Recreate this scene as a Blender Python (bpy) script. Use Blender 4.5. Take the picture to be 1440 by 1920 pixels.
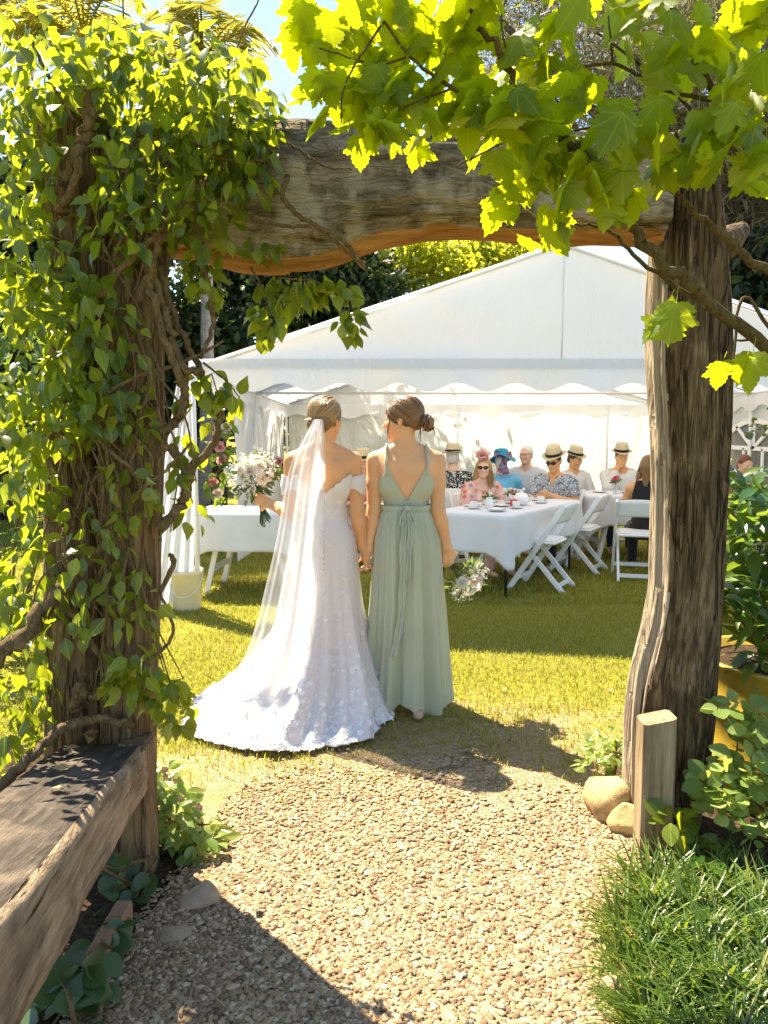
import bpy, math, random
import numpy as np
from mathutils import Vector, Matrix

for o in list(bpy.data.objects):
    bpy.data.objects.remove(o, do_unlink=True)
random.seed(7)
RNG = np.random.default_rng(7)
SC = bpy.context.scene
COL = SC.collection

# ------------------------------------------------------------------ camera
FPX, CAMH = 1441.0, 1.5
PITCH = math.atan(160.0 / FPX)
cam = bpy.data.cameras.new('camera')
cam.sensor_fit = 'VERTICAL'
cam.sensor_height = 36.0
cam.sensor_width = 27.0
cam.lens = 36.0 * FPX / 1920.0
cam.clip_start = 0.05
cam.clip_end = 3000
camo = bpy.data.objects.new('camera', cam)
camo.location = (0, 0, CAMH)
camo.rotation_euler = (math.pi / 2 - PITCH, 0, 0)
COL.objects.link(camo)
SC.camera = camo

# ------------------------------------------------------------------ sky, sun, exposure
SUN_EL = math.radians(54)
SDIR = Vector((-0.66 * math.cos(SUN_EL), 0.751 * math.cos(SUN_EL), math.sin(SUN_EL))).normalized()
world = bpy.data.worlds.new('World')
SC.world = world
world.use_nodes = True
wt = world.node_tree
bg = wt.nodes['Background']
sky = wt.nodes.new('ShaderNodeTexSky')
sky.sky_type = 'NISHITA'
sky.sun_disc = False
sky.sun_elevation = SUN_EL
sky.sun_rotation = math.atan2(SDIR.x, SDIR.y) % (2 * math.pi)
sky.air_density = 1.0
sky.dust_density = 0.1
sky.ozone_density = 4.0
wt.links.new(sky.outputs[0], bg.inputs[0])
bg.inputs[1].default_value = 0.09
sun = bpy.data.lights.new('sun', 'SUN')
sun.energy = 4.8
sun.angle = math.radians(0.53)
sun.color = (1.0, 0.91, 0.76)
suno = bpy.data.objects.new('sun', sun)
suno.rotation_euler = SDIR.to_track_quat('Z', 'Y').to_euler()
suno.location = SDIR * 40
COL.objects.link(suno)
SC.view_settings.view_transform = 'Standard'
SC.view_settings.look = 'None'
SC.view_settings.gamma = 1.0
SC.view_settings.use_curve_mapping = False
SC.view_settings.exposure = 2.1
SC.view_settings.use_white_balance = True
SC.view_settings.white_balance_temperature = 7300
SC.render.engine = 'CYCLES'
SC.cycles.use_denoising = True
SC.cycles.denoiser = 'OPENIMAGEDENOISE'
SC.cycles.max_bounces = 8
SC.cycles.diffuse_bounces = 4
SC.cycles.transmission_bounces = 6
SC.cycles.transparent_max_bounces = 16
SC.cycles.sample_clamp_indirect = 6.0

# ------------------------------------------------------------------ pixel helpers (photograph 1440 x 1920)
_cp, _sp = math.cos(PITCH), math.sin(PITCH)
def ray(px, py):
    a, b = (px - 720) / FPX, (960 - py) / FPX
    return Vector((a, _cp + b * _sp, -_sp + b * _cp))
def PY(px, py, Y):                      # point of the pixel's ray at world depth Y
    d = ray(px, py)
    return Vector((d.x, d.y, d.z)) * (Y / d.y) + Vector((0, 0, CAMH))
def GZ(px, py, z=0.0):                  # point of the pixel's ray at height z
    d = ray(px, py)
    return d * ((z - CAMH) / d.z) + Vector((0, 0, CAMH))

# ------------------------------------------------------------------ mesh helpers
def rotz(a):
    c, s = math.cos(a), math.sin(a)
    return np.array([[c, -s, 0], [s, c, 0], [0, 0, 1.0]])
def rotx(a):
    c, s = math.cos(a), math.sin(a)
    return np.array([[1.0, 0, 0], [0, c, -s], [0, s, c]])

def mesh_np(name, V, F, smooth=True):
    """V (n,3); F (m,k) array of equal sized faces, or list of lists."""
    me = bpy.data.meshes.new(name)
    V = np.asarray(V, dtype=np.float32)
    if isinstance(F, np.ndarray) and F.ndim == 2:
        m, k = F.shape
        me.vertices.add(len(V)); me.vertices.foreach_set('co', V.ravel())
        me.loops.add(m * k); me.loops.foreach_set('vertex_index', F.astype(np.int32).ravel())
        me.polygons.add(m)
        me.polygons.foreach_set('loop_start', np.arange(0, m * k, k, dtype=np.int32))
        me.polygons.foreach_set('loop_total', np.full(m, k, dtype=np.int32))
        me.update(calc_edges=True)
    else:
        me.from_pydata([tuple(map(float, v)) for v in V], [], [list(map(int, f)) for f in F])
        me.update()
    if smooth and len(me.polygons):
        me.polygons.foreach_set('use_smooth', np.ones(len(me.polygons), dtype=bool))
    return me

def link(name, data, parent=None):
    o = bpy.data.objects.new(name, data)
    COL.objects.link(o)
    if parent is not None:
        o.parent = parent
        g = Vector(parent.location) if parent.type == 'EMPTY' else Vector((0, 0, 0))
        o.matrix_parent_inverse = Matrix.Translation(-g)
    return o

def mk(name, V, F, mat, parent=None, smooth=True):
    me = mesh_np(name, V, F, smooth)
    if mat is not None:
        for m in (mat if isinstance(mat, (list, tuple)) else [mat]):
            me.materials.append(m)
    return link(name, me, parent)

def tag(o, label=None, cat=None, group=None, kind=None):
    if label: o['label'] = label
    if cat: o['category'] = cat
    if group: o['group'] = group
    if kind: o['kind'] = kind
    return o

def thing(name, loc, label, cat, group=None):
    o = bpy.data.objects.new(name, None)
    o.empty_display_size = 0.1
    o.location = loc
    COL.objects.link(o)
    return tag(o, label, cat, group)

def copy_tree(o, parent=None):
    c = o.copy()
    COL.objects.link(c)
    if parent is not None:
        c.parent = parent
        c.matrix_parent_inverse = o.matrix_parent_inverse.copy()
    for ch in list(o.children):
        copy_tree(ch, c)
    return c

class MB:
    """collects simple solids into one mesh"""
    def __init__(s): s.V = []; s.F = []
    def add(s, V, F):
        n = len(s.V)
        s.V.extend([tuple(v) for v in V]); s.F.extend([[i + n for i in f] for f in F]); return s
    def box(s, lo, hi, bev=0.0, R=None, c=None):
        x0, y0, z0 = lo; x1, y1, z1 = hi
        if bev <= 0:
            V = [(x0,y0,z0),(x1,y0,z0),(x1,y1,z0),(x0,y1,z0),(x0,y0,z1),(x1,y0,z1),(x1,y1,z1),(x0,y1,z1)]
            F = [[0,3,2,1],[4,5,6,7],[0,1,5,4],[1,2,6,5],[2,3,7,6],[3,0,4,7]]
        else:
            b = bev
            def ring(z, i):
                return [(x0+i,y0,z),(x1-i,y0,z),(x1,y0+i,z),(x1,y1-i,z),(x1-i,y1,z),(x0+i,y1,z),(x0,y1-i,z),(x0,y0+i,z)]
            def inner(z):
                return [(x0+b,y0+b,z),(x1-b,y0+b,z),(x1-b,y0+b,z),(x1-b,y1-b,z),(x1-b,y1-b,z),(x0+b,y1-b,z),(x0+b,y1-b,z),(x0+b,y0+b,z)]
            V = inner(z0) + ring(z0+b, b) + ring(z1-b, b) + inner(z1)
            F = [list(range(7,-1,-1)), list(range(24,32))]
            for r in range(3):
                for i in range(8):
                    F.append([r*8+i, r*8+(i+1)%8, (r+1)*8+(i+1)%8, (r+1)*8+i])
        V = np.array(V, float)
        if R is not None:
            cc = np.array(c if c is not None else (0,0,0), float)
            V = (V - cc) @ np.asarray(R).T + cc
        return s.add(V, F)
    def bar(s, a, b, w, h, up=(0,0,1), bev=0.0):
        """rectangular bar from a to b, w across, h along up"""
        a = Vector(a); b = Vector(b); d = (b - a); L = d.length; d.normalize()
        x = d.cross(Vector(up))
        if x.length < 1e-4: x = d.cross(Vector((0,1,0)))
        x.normalize(); y = x.cross(d)
        m = MB().box((-w/2, 0, -h/2), (w/2, L, h/2), bev)
        V = [a + x * v[0] + d * v[1] + y * v[2] for v in m.V]
        return s.add(V, m.F)
    def tube(s, pts, rad, n=8, cap=True):
        V, F = tube(pts, rad, n, cap)
        return s.add(V, F)
    def lathe(s, prof, n=24, c=(0,0,0), cap=False):
        V, F = lathe(prof, n, c, cap)
        return s.add(V, F)
    def build(s, name, mat, parent=None, smooth=False):
        return mk(name, s.V, s.F, mat, parent, smooth)

def catmull(pts, sub=6):
    P = [np.array(p, float) for p in pts]
    if len(P) < 3:
        return [P[0] + (P[-1] - P[0]) * t / sub for t in range(sub + 1)]
    P = [2 * P[0] - P[1]] + P + [2 * P[-1] - P[-2]]
    out = []
    for i in range(1, len(P) - 2):
        p0, p1, p2, p3 = P[i-1:i+3]
        for k in range(sub):
            t = k / sub
            out.append(0.5 * ((2*p1) + (-p0+p2)*t + (2*p0-5*p1+4*p2-p3)*t*t + (-p0+3*p1-3*p2+p3)*t**3))
    out.append(P[-2])
    return out

def tube(pts, rad, n=8, cap=True):
    P = np.array([np.array(p, float) for p in pts])
    m = len(P)
    R = np.full(m, rad) if np.isscalar(rad) else np.interp(np.linspace(0,1,m), np.linspace(0,1,len(rad)), rad)
    T = np.gradient(P, axis=0); T /= np.linalg.norm(T, axis=1)[:,None] + 1e-12
    ref = np.array([0,0,1.0]) if abs(T[0][2]) < .9 else np.array([1.0,0,0])
    u = np.cross(T[0], ref); u /= np.linalg.norm(u)
    V = []
    for i in range(m):
        u = u - T[i] * np.dot(u, T[i]); u /= np.linalg.norm(u) + 1e-12
        w = np.cross(T[i], u)
        for k in range(n):
            a = 2*math.pi*k/n
            V.append(P[i] + (u*math.cos(a) + w*math.sin(a)) * R[i])
    F = [[i*n+k, i*n+(k+1)%n, (i+1)*n+(k+1)%n, (i+1)*n+k] for i in range(m-1) for k in range(n)]
    if cap:
        F.append(list(range(n-1,-1,-1))); F.append([(m-1)*n+k for k in range(n)])
    return V, F

def lathe(prof, n=24, c=(0,0,0), cap=False):
    V = [(c[0]+r*math.cos(2*math.pi*k/n), c[1]+r*math.sin(2*math.pi*k/n), c[2]+z) for r, z in prof for k in range(n)]
    m = len(prof)
    F = [[i*n+k, i*n+(k+1)%n, (i+1)*n+(k+1)%n, (i+1)*n+k] for i in range(m-1) for k in range(n)]
    if cap:
        F.append(list(range(n-1,-1,-1))); F.append([(m-1)*n+k for k in range(n)])
    return V, F

def gridmesh(G, closed_u=False):
    """G (rows, cols, 3) -> V, F quads"""
    G = np.asarray(G, float); r, c = G.shape[:2]
    idx = np.arange(r*c).reshape(r, c)
    if closed_u:
        nx = np.roll(idx, -1, axis=1)
        F = np.stack([idx[:-1], nx[:-1], nx[1:], idx[1:]], -1).reshape(-1, 4)
    else:
        F = np.stack([idx[:-1,:-1], idx[:-1,1:], idx[1:,1:], idx[1:,:-1]], -1).reshape(-1, 4)
    return G.reshape(-1, 3), F

# value noise
_T = RNG.random((32,32,32)).astype(np.float32)
def vnoise(p):
    p = np.asarray(p, dtype=np.float64)
    i = np.floor(p).astype(int); f = p - i; f = f*f*(3-2*f)
    x, y, z = [i[...,k] & 31 for k in range(3)]
    x1, y1, z1 = (x+1)&31, (y+1)&31, (z+1)&31
    fx, fy, fz = f[...,0], f[...,1], f[...,2]
    a = _T[x,y,z]*(1-fx)+_T[x1,y,z]*fx; b = _T[x,y1,z]*(1-fx)+_T[x1,y1,z]*fx
    c = _T[x,y,z1]*(1-fx)+_T[x1,y,z1]*fx; d = _T[x,y1,z1]*(1-fx)+_T[x1,y1,z1]*fx
    return (a*(1-fy)+b*fy)*(1-fz) + (c*(1-fy)+d*fy)*fz
def fbm(p, o=3):
    p = np.asarray(p, float); s = 0; a = .5
    for k in range(o):
        s = s + a*vnoise(p*(2**k) + 7.3*k); a *= .5
    return s

# ------------------------------------------------------------------ smooth implicit modelling (bodies, hair)
class SDF:
    def __init__(s): s.P = []
    def cone(s, a, b, ra, rb, k=.02, sub=False, flat=None):
        """tapered capsule; flat=(axis, factor) squeezes it along an axis"""
        s.P.append(('c', np.array(a, float), np.array(b, float), ra, rb, k, sub, flat)); return s
    def ell(s, c, r, R=None, k=.02, sub=False):
        s.P.append(('e', np.array(c, float), np.array(r, float), np.eye(3) if R is None else np.asarray(R), None, k, sub, None)); return s
    def extend(s, other): s.P.extend(other.P); return s
    def mesh(s, h=.006, off=0.0, smooth=1):
        lo = np.full(3, 1e9); hi = -lo
        for p in s.P:
            if p[6]: continue
            if p[0] == 'c':
                r = max(p[3], p[4]); lo = np.minimum(lo, np.minimum(p[1], p[2]) - r); hi = np.maximum(hi, np.maximum(p[1], p[2]) + r)
            else:
                r = p[2].max(); lo = np.minimum(lo, p[1]-r); hi = np.maximum(hi, p[1]+r)
        lo = lo - off - 4*h; hi = hi + off + 4*h
        n = np.ceil((hi-lo)/h).astype(int) + 1
        D = np.full(n, .2, dtype=np.float32)
        ax = [lo[i] + h*np.arange(n[i]) for i in range(3)]
        for p in s.P:
            typ, k, sub = p[0], p[5], p[6]
            if typ == 'c':
                r = max(p[3], p[4]); a0 = np.minimum(p[1], p[2]) - r; b0 = np.maximum(p[1], p[2]) + r
            else:
                r = p[2].max(); a0 = p[1]-r; b0 = p[1]+r
            pad = k + off + 3*h
            i0 = np.clip(np.floor((a0-pad-lo)/h).astype(int), 0, n-1); i1 = np.clip(np.ceil((b0+pad-lo)/h).astype(int)+1, 1, n)
            if np.any(i1 <= i0): continue
            X = ax[0][i0[0]:i1[0]][:,None,None]; Y = ax[1][i0[1]:i1[1]][None,:,None]; Z = ax[2][i0[2]:i1[2]][None,None,:]
            if typ == 'c':
                a, b = p[1], p[2]; ba = b-a; L2 = max(ba@ba, 1e-9)
                qx, qy, qz = X-a[0], Y-a[1], Z-a[2]
                t = np.clip((qx*ba[0]+qy*ba[1]+qz*ba[2])/L2, 0, 1)
                dx, dy, dz = qx-t*ba[0], qy-t*ba[1], qz-t*ba[2]
                d2 = dx*dx+dy*dy+dz*dz
                if p[7] is not None:
                    fa, fk = p[7]; dd = dx*fa[0]+dy*fa[1]+dz*fa[2]
                    d2 = d2 + dd*dd*(fk*fk-1)
                d = np.sqrt(d2) - (p[3]+t*(p[4]-p[3]))
            else:
                c, rr, R = p[1], p[2], p[3]
                qx, qy, qz = X-c[0], Y-c[1], Z-c[2]
                u = [R[0,i]*qx+R[1,i]*qy+R[2,i]*qz for i in range(3)]
                k0 = np.sqrt(sum((u[i]/rr[i])**2 for i in range(3))); k1 = np.sqrt(sum((u[i]/rr[i]**2)**2 for i in range(3)))+1e-9
                d = k0*(k0-1)/k1
            S = D[i0[0]:i1[0], i0[1]:i1[1], i0[2]:i1[2]]
            if sub:
                hh = np.clip(.5 - .5*(S+d)/k, 0, 1)
                S[...] = S*(1-hh) + (-d)*hh + k*hh*(1-hh)
            else:
                hh = np.clip(.5 + .5*(S-d)/k, 0, 1)
                S[...] = S*(1-hh) + d*hh - k*hh*(1-hh)
        V, F = surface_nets(D - off, lo, h)
        for _ in range(smooth): V = relax(V, F)
        return V, F

def relax(V, F, w=.5):
    acc = np.zeros_like(V); cnt = np.zeros(len(V))
    k = F.shape[1]
    for i in range(k):
        a, b = F[:, i], F[:, (i+1) % k]
        for j in range(3):
            acc[:, j] += np.bincount(a, V[b, j], len(V)) + np.bincount(b, V[a, j], len(V))
        cnt += np.bincount(a, minlength=len(V)) + np.bincount(b, minlength=len(V))
    return V*(1-w) + w*acc/np.maximum(cnt, 1)[:,None]

def surface_nets(D, lo, h):
    s = D < 0
    cs = [s[a:D.shape[0]-1+a, b:D.shape[1]-1+b, c:D.shape[2]-1+c] for a in (0,1) for b in (0,1) for c in (0,1)]
    cnt = np.zeros(cs[0].shape, np.uint8)
    for q in cs: cnt += q
    act = (cnt > 0) & (cnt < 8)
    I = np.argwhere(act)
    vid = np.full(act.shape, -1, np.int32); vid[act] = np.arange(len(I))
    off = np.array([(a,b,c) for a in (0,1) for b in (0,1) for c in (0,1)])
    d8 = np.stack([D[I[:,0]+o[0], I[:,1]+o[1], I[:,2]+o[2]] for o in off], 1)
    pos = np.zeros((len(I),3)); c = np.zeros(len(I))
    for i in range(8):
        for j in range(i+1, 8):
            if np.abs(off[i]-off[j]).sum() != 1: continue
            da, db = d8[:,i], d8[:,j]; x = (da < 0) != (db < 0)
            t = np.where(x, da/(da-db+1e-12*(da==db)), 0)
            pos += np.where(x[:,None], off[i] + t[:,None]*(off[j]-off[i]), 0); c += x
    V = lo + h*(I + pos/c[:,None])
    Fs = []
    for axis in range(3):
        b, cc = [(1,2),(2,0),(0,1)][axis]
        sl0 = [slice(None)]*3; sl1 = [slice(None)]*3
        sl0[axis] = slice(0,-1); sl1[axis] = slice(1,None)
        e0, e1 = s[tuple(sl0)], s[tuple(sl1)]
        E = np.argwhere(e0 != e1)
        E = E[(E[:,b] >= 1) & (E[:,cc] >= 1) & (E[:,b] < D.shape[b]-1) & (E[:,cc] < D.shape[cc]-1)]
        sg = e0[tuple(E.T)]
        def at(db, dc):
            Q = E.copy(); Q[:,b] -= db; Q[:,cc] -= dc
            return vid[tuple(Q.T)]
        q = np.stack([at(1,1), at(0,1), at(0,0), at(1,0)], 1)
        q[~sg] = q[~sg][:, ::-1]
        Fs.append(q)
    F = np.concatenate(Fs); F = F[(F >= 0).all(1)]
    return V, F

def clip(V, F, g):
    """keep the part of a mesh where g(V) > 0, with a clean cut"""
    T = np.concatenate([F[:, [0,1,2]], F[:, [0,2,3]]]) if F.shape[1] == 4 else F
    G = g(V); s = G > 0
    ns = s[T].sum(1)
    out = [T[ns == 3]]; V = list(V); cut = {}
    def mid(a, b):
        key = (a, b) if a < b else (b, a)
        if key not in cut:
            t = G[a]/(G[a]-G[b]); V.append(V[a] + t*(V[b]-V[a])); cut[key] = len(V)-1
        return cut[key]
    new = []
    for tri in T[(ns == 1) | (ns == 2)]:
        a, b, c = map(int, tri)
        for _ in range(3):
            if (s[a] and not s[b] and not s[c]) or (not s[a] and s[b] and s[c]): break
            a, b, c = b, c, a
        p, q = mid(a, b), mid(a, c)
        if s[a]: new.append((a, p, q))
        else: new += [(p, b, c), (p, c, q)]
    if new: out.append(np.array(new))
    T = np.concatenate(out); V = np.array(V)
    used = np.unique(T); mp = np.zeros(len(V), int); mp[used] = np.arange(len(used))
    return V[used], mp[T]
# ------------------------------------------------------------------ materials
class NT:
    def __init__(s, name):
        s.m = bpy.data.materials.new(name); s.m.use_nodes = True
        s.t = s.m.node_tree; s.b = s.t.nodes['Principled BSDF']; s.out = s.t.nodes['Material Output']
    def n(s, typ, **kw):
        nd = s.t.nodes.new(typ)
        for k, v in kw.items(): setattr(nd, k, v)
        return nd
    def l(s, a, b): s.t.links.new(a, b)
    def set(s, sock, v):
        if hasattr(v, 'is_linked') or isinstance(v, bpy.types.NodeSocket): s.l(v, sock)
        else: sock.default_value = v
    def coord(s, kind='Object', scale=(1,1,1), rot=(0,0,0)):
        if kind == 'World':
            o = s.n('ShaderNodeNewGeometry').outputs['Position']
        else:
            o = s.n('ShaderNodeTexCoord').outputs[kind]
        mp = s.n('ShaderNodeMapping'); s.l(o, mp.inputs[0]); mp.inputs['Scale'].default_value = scale; mp.inputs['Rotation'].default_value = rot
        return mp.outputs[0]
    def noise(s, vec, scale=5, detail=4, rough=.55, dist=0):
        nd = s.n('ShaderNodeTexNoise'); s.l(vec, nd.inputs['Vector'])
        nd.inputs['Scale'].default_value = scale; nd.inputs['Detail'].default_value = detail
        nd.inputs['Roughness'].default_value = rough; nd.inputs['Distortion'].default_value = dist
        return nd.outputs['Fac']
    def voro(s, vec, scale=5, feature='F1', out='Distance', rand=1):
        nd = s.n('ShaderNodeTexVoronoi', feature=feature); s.l(vec, nd.inputs['Vector']); nd.inputs['Scale'].default_value = scale
        nd.inputs['Randomness'].default_value = rand
        return nd.outputs[out]
    def ramp(s, fac, stops, interp='LINEAR'):
        nd = s.n('ShaderNodeValToRGB'); s.l(fac, nd.inputs[0]); nd.color_ramp.interpolation = interp
        e = nd.color_ramp.elements
        while len(e) > 1: e.remove(e[-1])
        for i, (p, c) in enumerate(stops):
            el = e[0] if i == 0 else e.new(p)
            el.position = p
            if not hasattr(c, '__len__'): c = (c, c, c)
            el.color = (*c, 1) if len(c) == 3 else c
        return nd.outputs['Color']
    def mix(s, fac, a, b, mode='MIX'):
        nd = s.n('ShaderNodeMix', data_type='RGBA', blend_type=mode)
        for i, v in ((0, fac), (6, a), (7, b)):
            if isinstance(v, bpy.types.NodeSocket): s.l(v, nd.inputs[i])
            elif i == 0: nd.inputs[0].default_value = v
            else: nd.inputs[i].default_value = (*v, 1)
        return nd.outputs[2]
    def math(s, op, a, b=0.0):
        nd = s.n('ShaderNodeMath', operation=op)
        for i, v in ((0, a), (1, b)):
            if isinstance(v, bpy.types.NodeSocket): s.l(v, nd.inputs[i])
            else: nd.inputs[i].default_value = v
        return nd.outputs[0]
    def col(s, c):
        if isinstance(c, bpy.types.NodeSocket): s.l(c, s.b.inputs['Base Color'])
        else: s.b.inputs['Base Color'].default_value = (*c, 1)
        return s
    def rough(s, r):
        if isinstance(r, bpy.types.NodeSocket): s.l(r, s.b.inputs['Roughness'])
        else: s.b.inputs['Roughness'].default_value = r
        return s
    def spec(s, v): s.b.inputs['Specular IOR Level'].default_value = v; return s
    def bump(s, h, strength=.5, dist=.01):
        nd = s.n('ShaderNodeBump'); s.l(h, nd.inputs['Height']); nd.inputs['Strength'].default_value = strength; nd.inputs['Distance'].default_value = dist
        s.l(nd.outputs[0], s.b.inputs['Normal']); s.lastbump = nd.outputs[0]; return s
    def translucent(s, color, fac):
        tr = s.n('ShaderNodeBsdfTranslucent'); mx = s.n('ShaderNodeMixShader')
        if isinstance(color, bpy.types.NodeSocket): s.l(color, tr.inputs[0])
        else: tr.inputs[0].default_value = (*color, 1)
        mx.inputs[0].default_value = fac
        s.l(s.b.outputs[0], mx.inputs[1]); s.l(tr.outputs[0], mx.inputs[2]); s.l(mx.outputs[0], s.out.inputs[0])
        s.last = mx.outputs[0]
        return s
    def see_through(s, fac):
        tp = s.n('ShaderNodeBsdfTransparent'); mx = s.n('ShaderNodeMixShader')
        src = getattr(s, 'last', s.b.outputs[0])
        if isinstance(fac, bpy.types.NodeSocket): s.l(fac, mx.inputs[0])
        else: mx.inputs[0].default_value = fac
        s.l(src, mx.inputs[1]); s.l(tp.outputs[0], mx.inputs[2]); s.l(mx.outputs[0], s.out.inputs[0])
        return s
    def rnd(s):
        """random number of a single leaf, loose or joined"""
        a = s.n('ShaderNodeNewGeometry').outputs['Random Per Island']; b = s.n('ShaderNodeObjectInfo').outputs['Random']
        return s.math('FRACT', s.math('ADD', a, b))

def plain(name, c, rough=.6, spec=.4, metal=0, var=.06, scale=8):
    t = NT(name)
    n = t.noise(t.coord(), scale, 3)
    d = tuple(max(0, x*(1-var*2)) for x in c); u = tuple(min(1, x*(1+var)) for x in c)
    t.col(t.ramp(n, [(.3, d), (.7, u)])).rough(rough).spec(spec)
    t.b.inputs['Metallic'].default_value = metal
    return t.m

def leafmat(name, stops, trans, fac=.42, rough=.38, spec=.45, veins=None):
    t = NT(name)
    r = t.rnd()
    c = t.ramp(r, stops)
    n = t.noise(t.coord(), 30, 3)
    c2 = t.mix(t.math('MULTIPLY', n, .35), c, tuple(.55*x for x in stops[0][1]))
    if veins:
        xyz = t.n('ShaderNodeSeparateXYZ'); t.l(t.coord('Object'), xyz.inputs[0]); ax = t.math('ABSOLUTE', xyz.outputs[0]); d = ax
        for a in veins:
            if a == 0: continue
            q = t.math('ABSOLUTE', t.math('SUBTRACT', t.math('MULTIPLY', ax, math.cos(a)), t.math('MULTIPLY', t.math('SUBTRACT', xyz.outputs[1], .02), math.sin(a))))
            d = t.math('MINIMUM', d, q)
        vm = t.ramp(d, [(.006, .55), (.020, 0.0)])
        c2 = t.mix(vm, c2, tuple(min(1, 2.6*x + .03) for x in stops[-1][1]))
    t.col(c2).rough(rough).spec(spec)
    tc = t.mix(.65, t.mix(1.0, c, (2.3, 2.3, 1.2), 'MULTIPLY'), trans)
    t.translucent(tc, fac)
    return t.m

def barkmat(name, dark, mid, pale, scale=1.0, stretch=(1,1,.16), patch=.55, rot=(0,0,0), bs=.9, fw=.8):
    t = NT(name)
    v = t.coord('Object', stretch, rot)
    f = t.noise(v, 26*scale, 6, .65, .6)
    g = t.noise(t.coord('Object', (1,1,.45), rot), 7*scale, 4, .6)
    c = t.ramp(f, [(.32, dark), (.5, mid), (.72, pale)])
    c = t.mix(t.ramp(g, [(patch, 0.0), (patch+.1, 1.0)]), c, pale)
    fine = t.noise(t.coord('Object', stretch, rot), 90*scale, 4, .7)
    c = t.mix(.35, c, t.ramp(fine, [(.3, tuple(.3*x for x in mid)), (.7, tuple(min(1,1.5*x) for x in mid))]))
    wv = t.n('ShaderNodeTexNoise'); t.l(v, wv.inputs['Vector']); wv.inputs['Scale'].default_value = 14*scale; wv.inputs['Detail'].default_value = 4
    fc = t.mix(.10, t.coord('Object', tuple(a*(.55 if a < .5 else 1) for a in stretch), rot), wv.outputs['Color'])
    fv = t.voro(fc, 40*scale, 'DISTANCE_TO_EDGE')
    fis = t.ramp(fv, [(.02, 1.0), (.12, 0.0)])
    c = t.mix(t.math('MULTIPLY', fis, t.ramp(g, [(.42, fw), (.6, fw*.35)])), c, tuple(.35*x for x in dark))
    t.col(c).rough(.88).spec(.2)
    t.bump(t.math('SUBTRACT', t.math('ADD', f, t.math('MULTIPLY', fine, .5)), t.math('MULTIPLY', fis, .7*fw)), bs, .02)
    return t.m

M = {}
M['skin'] = None
def skinmat(name, c):
    t = NT(name)
    n = t.noise(t.coord(), 9, 4)
    t.col(t.ramp(n, [(.3, tuple(x*.90 for x in c)), (.7, tuple(min(1, x*1.06) for x in c))])).rough(.48).spec(.35)
    t.b.inputs['Subsurface Weight'].default_value = .12
    t.b.inputs['Subsurface Radius'].default_value = (.9, .35, .2)
    t.b.inputs['Subsurface Scale'].default_value = .012
    t.bump(t.noise(t.coord(), 220, 2), .06, .002)
    return t.m
M['skin'] = skinmat('skin_fair', (.74, .41, .215))
M['skin_tan'] = skinmat('skin_tanned', (.70, .36, .17))
M['skin_pink'] = skinmat('skin_pink', (.70, .42, .31))

def hairmat(name, a, b, c):
    t = NT(name)
    r = t.n('ShaderNodeNewGeometry').outputs['Random Per Island']
    n = t.noise(t.coord('Object', (1,1,.2)), 130, 3, .7)
    cc = t.ramp(t.math('ADD', t.math('MULTIPLY', r, .7), t.math('MULTIPLY', n, .3)), [(.15, a), (.5, b), (.9, c)])
    t.col(cc).rough(.34).spec(.5)
    t.bump(n, .6, .004)
    return t.m
M['hair_blond'] = hairmat('hair_blond', (.16,.085,.03), (.36,.22,.085), (.55,.38,.18))
M['hair_brown'] = hairmat('hair_brown', (.08,.038,.016), (.19,.10,.043), (.34,.20,.09))
M['hair_dark'] = hairmat('hair_dark', (.015,.01,.007), (.035,.022,.014), (.07,.045,.03))
M['hair_grey'] = hairmat('hair_grey', (.4,.38,.36), (.55,.53,.5), (.7,.68,.65))
M['hair_red'] = hairmat('hair_red', (.12,.03,.012), (.2,.06,.02), (.3,.11,.04))

def fabric(name, c, trans=.25, rough=.8, weave=350, sheen=.2, var=.04):
    t = NT(name)
    n = t.noise(t.coord(), 6, 4)
    t.col(t.ramp(n, [(.3, tuple(x*(1-var) for x in c)), (.7, tuple(min(1, x*(1+var)) for x in c))])).rough(rough).spec(.2)
    t.b.inputs['Sheen Weight'].default_value = sheen
    t.bump(t.math('ADD', t.noise(t.coord(), weave, 2), t.math('MULTIPLY', t.noise(t.coord(), 14, 3), 1.5)), .12, .006)
    if trans: t.translucent(c, trans)
    return t.m
M['cloth'] = fabric('white_table_linen', (.83,.84,.87), .25)
M['sage'] = fabric('sage_chiffon', (.52,.575,.445), .24, .62, 500, .35)
M['sage_dark'] = fabric('sage_tie', (.50,.555,.43), .22, .62, 500, .3)

def tentmat():
    t = NT('marquee_vinyl')
    n = t.noise(t.coord('World', (1,1,1)), 1.3, 4, .6, .4)
    w = t.noise(t.coord('World', (1,1,.25), (.2,.9,.3)), 3.2, 3, .6, 1.2)
    t.col(t.ramp(n, [(.3, (.80,.81,.84)), (.7, (.86,.86,.88))])).rough(.42).spec(.35)
    t.bump(w, .55, .09)
    t.translucent((.86,.87,.90), .30)
    return t.m
M['tent'] = tentmat()
def wallmat():
    t = NT('marquee_wall_vinyl')
    n = t.noise(t.coord('World'), 1.1, 4, .6, .4)
    w = t.noise(t.coord('World', (1,1,.35), (.1,.75,.2)), 3.6, 3, .65, 1.6)
    t.col(t.ramp(n, [(.3, (.80,.80,.80)), (.7, (.85,.85,.85))])).rough(.5).spec(.3)
    t.bump(w, .9, .12)
    t.translucent((.88,.87,.84), .42)
    return t.m
M['wall'] = wallmat()
M['white_paint'] = plain('white_resin', (.80,.80,.80), .38, .45, 0, .03)
M['steel_white'] = plain('white_powder_coated_tube', (.74,.75,.76), .35, .5, 0, .03)
M['black_metal'] = plain('black_metal', (.02,.02,.022), .4, .5)
M['china'] = plain('white_china', (.82,.81,.78), .14, .6, 0, .02)
M['straw'] = None
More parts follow.
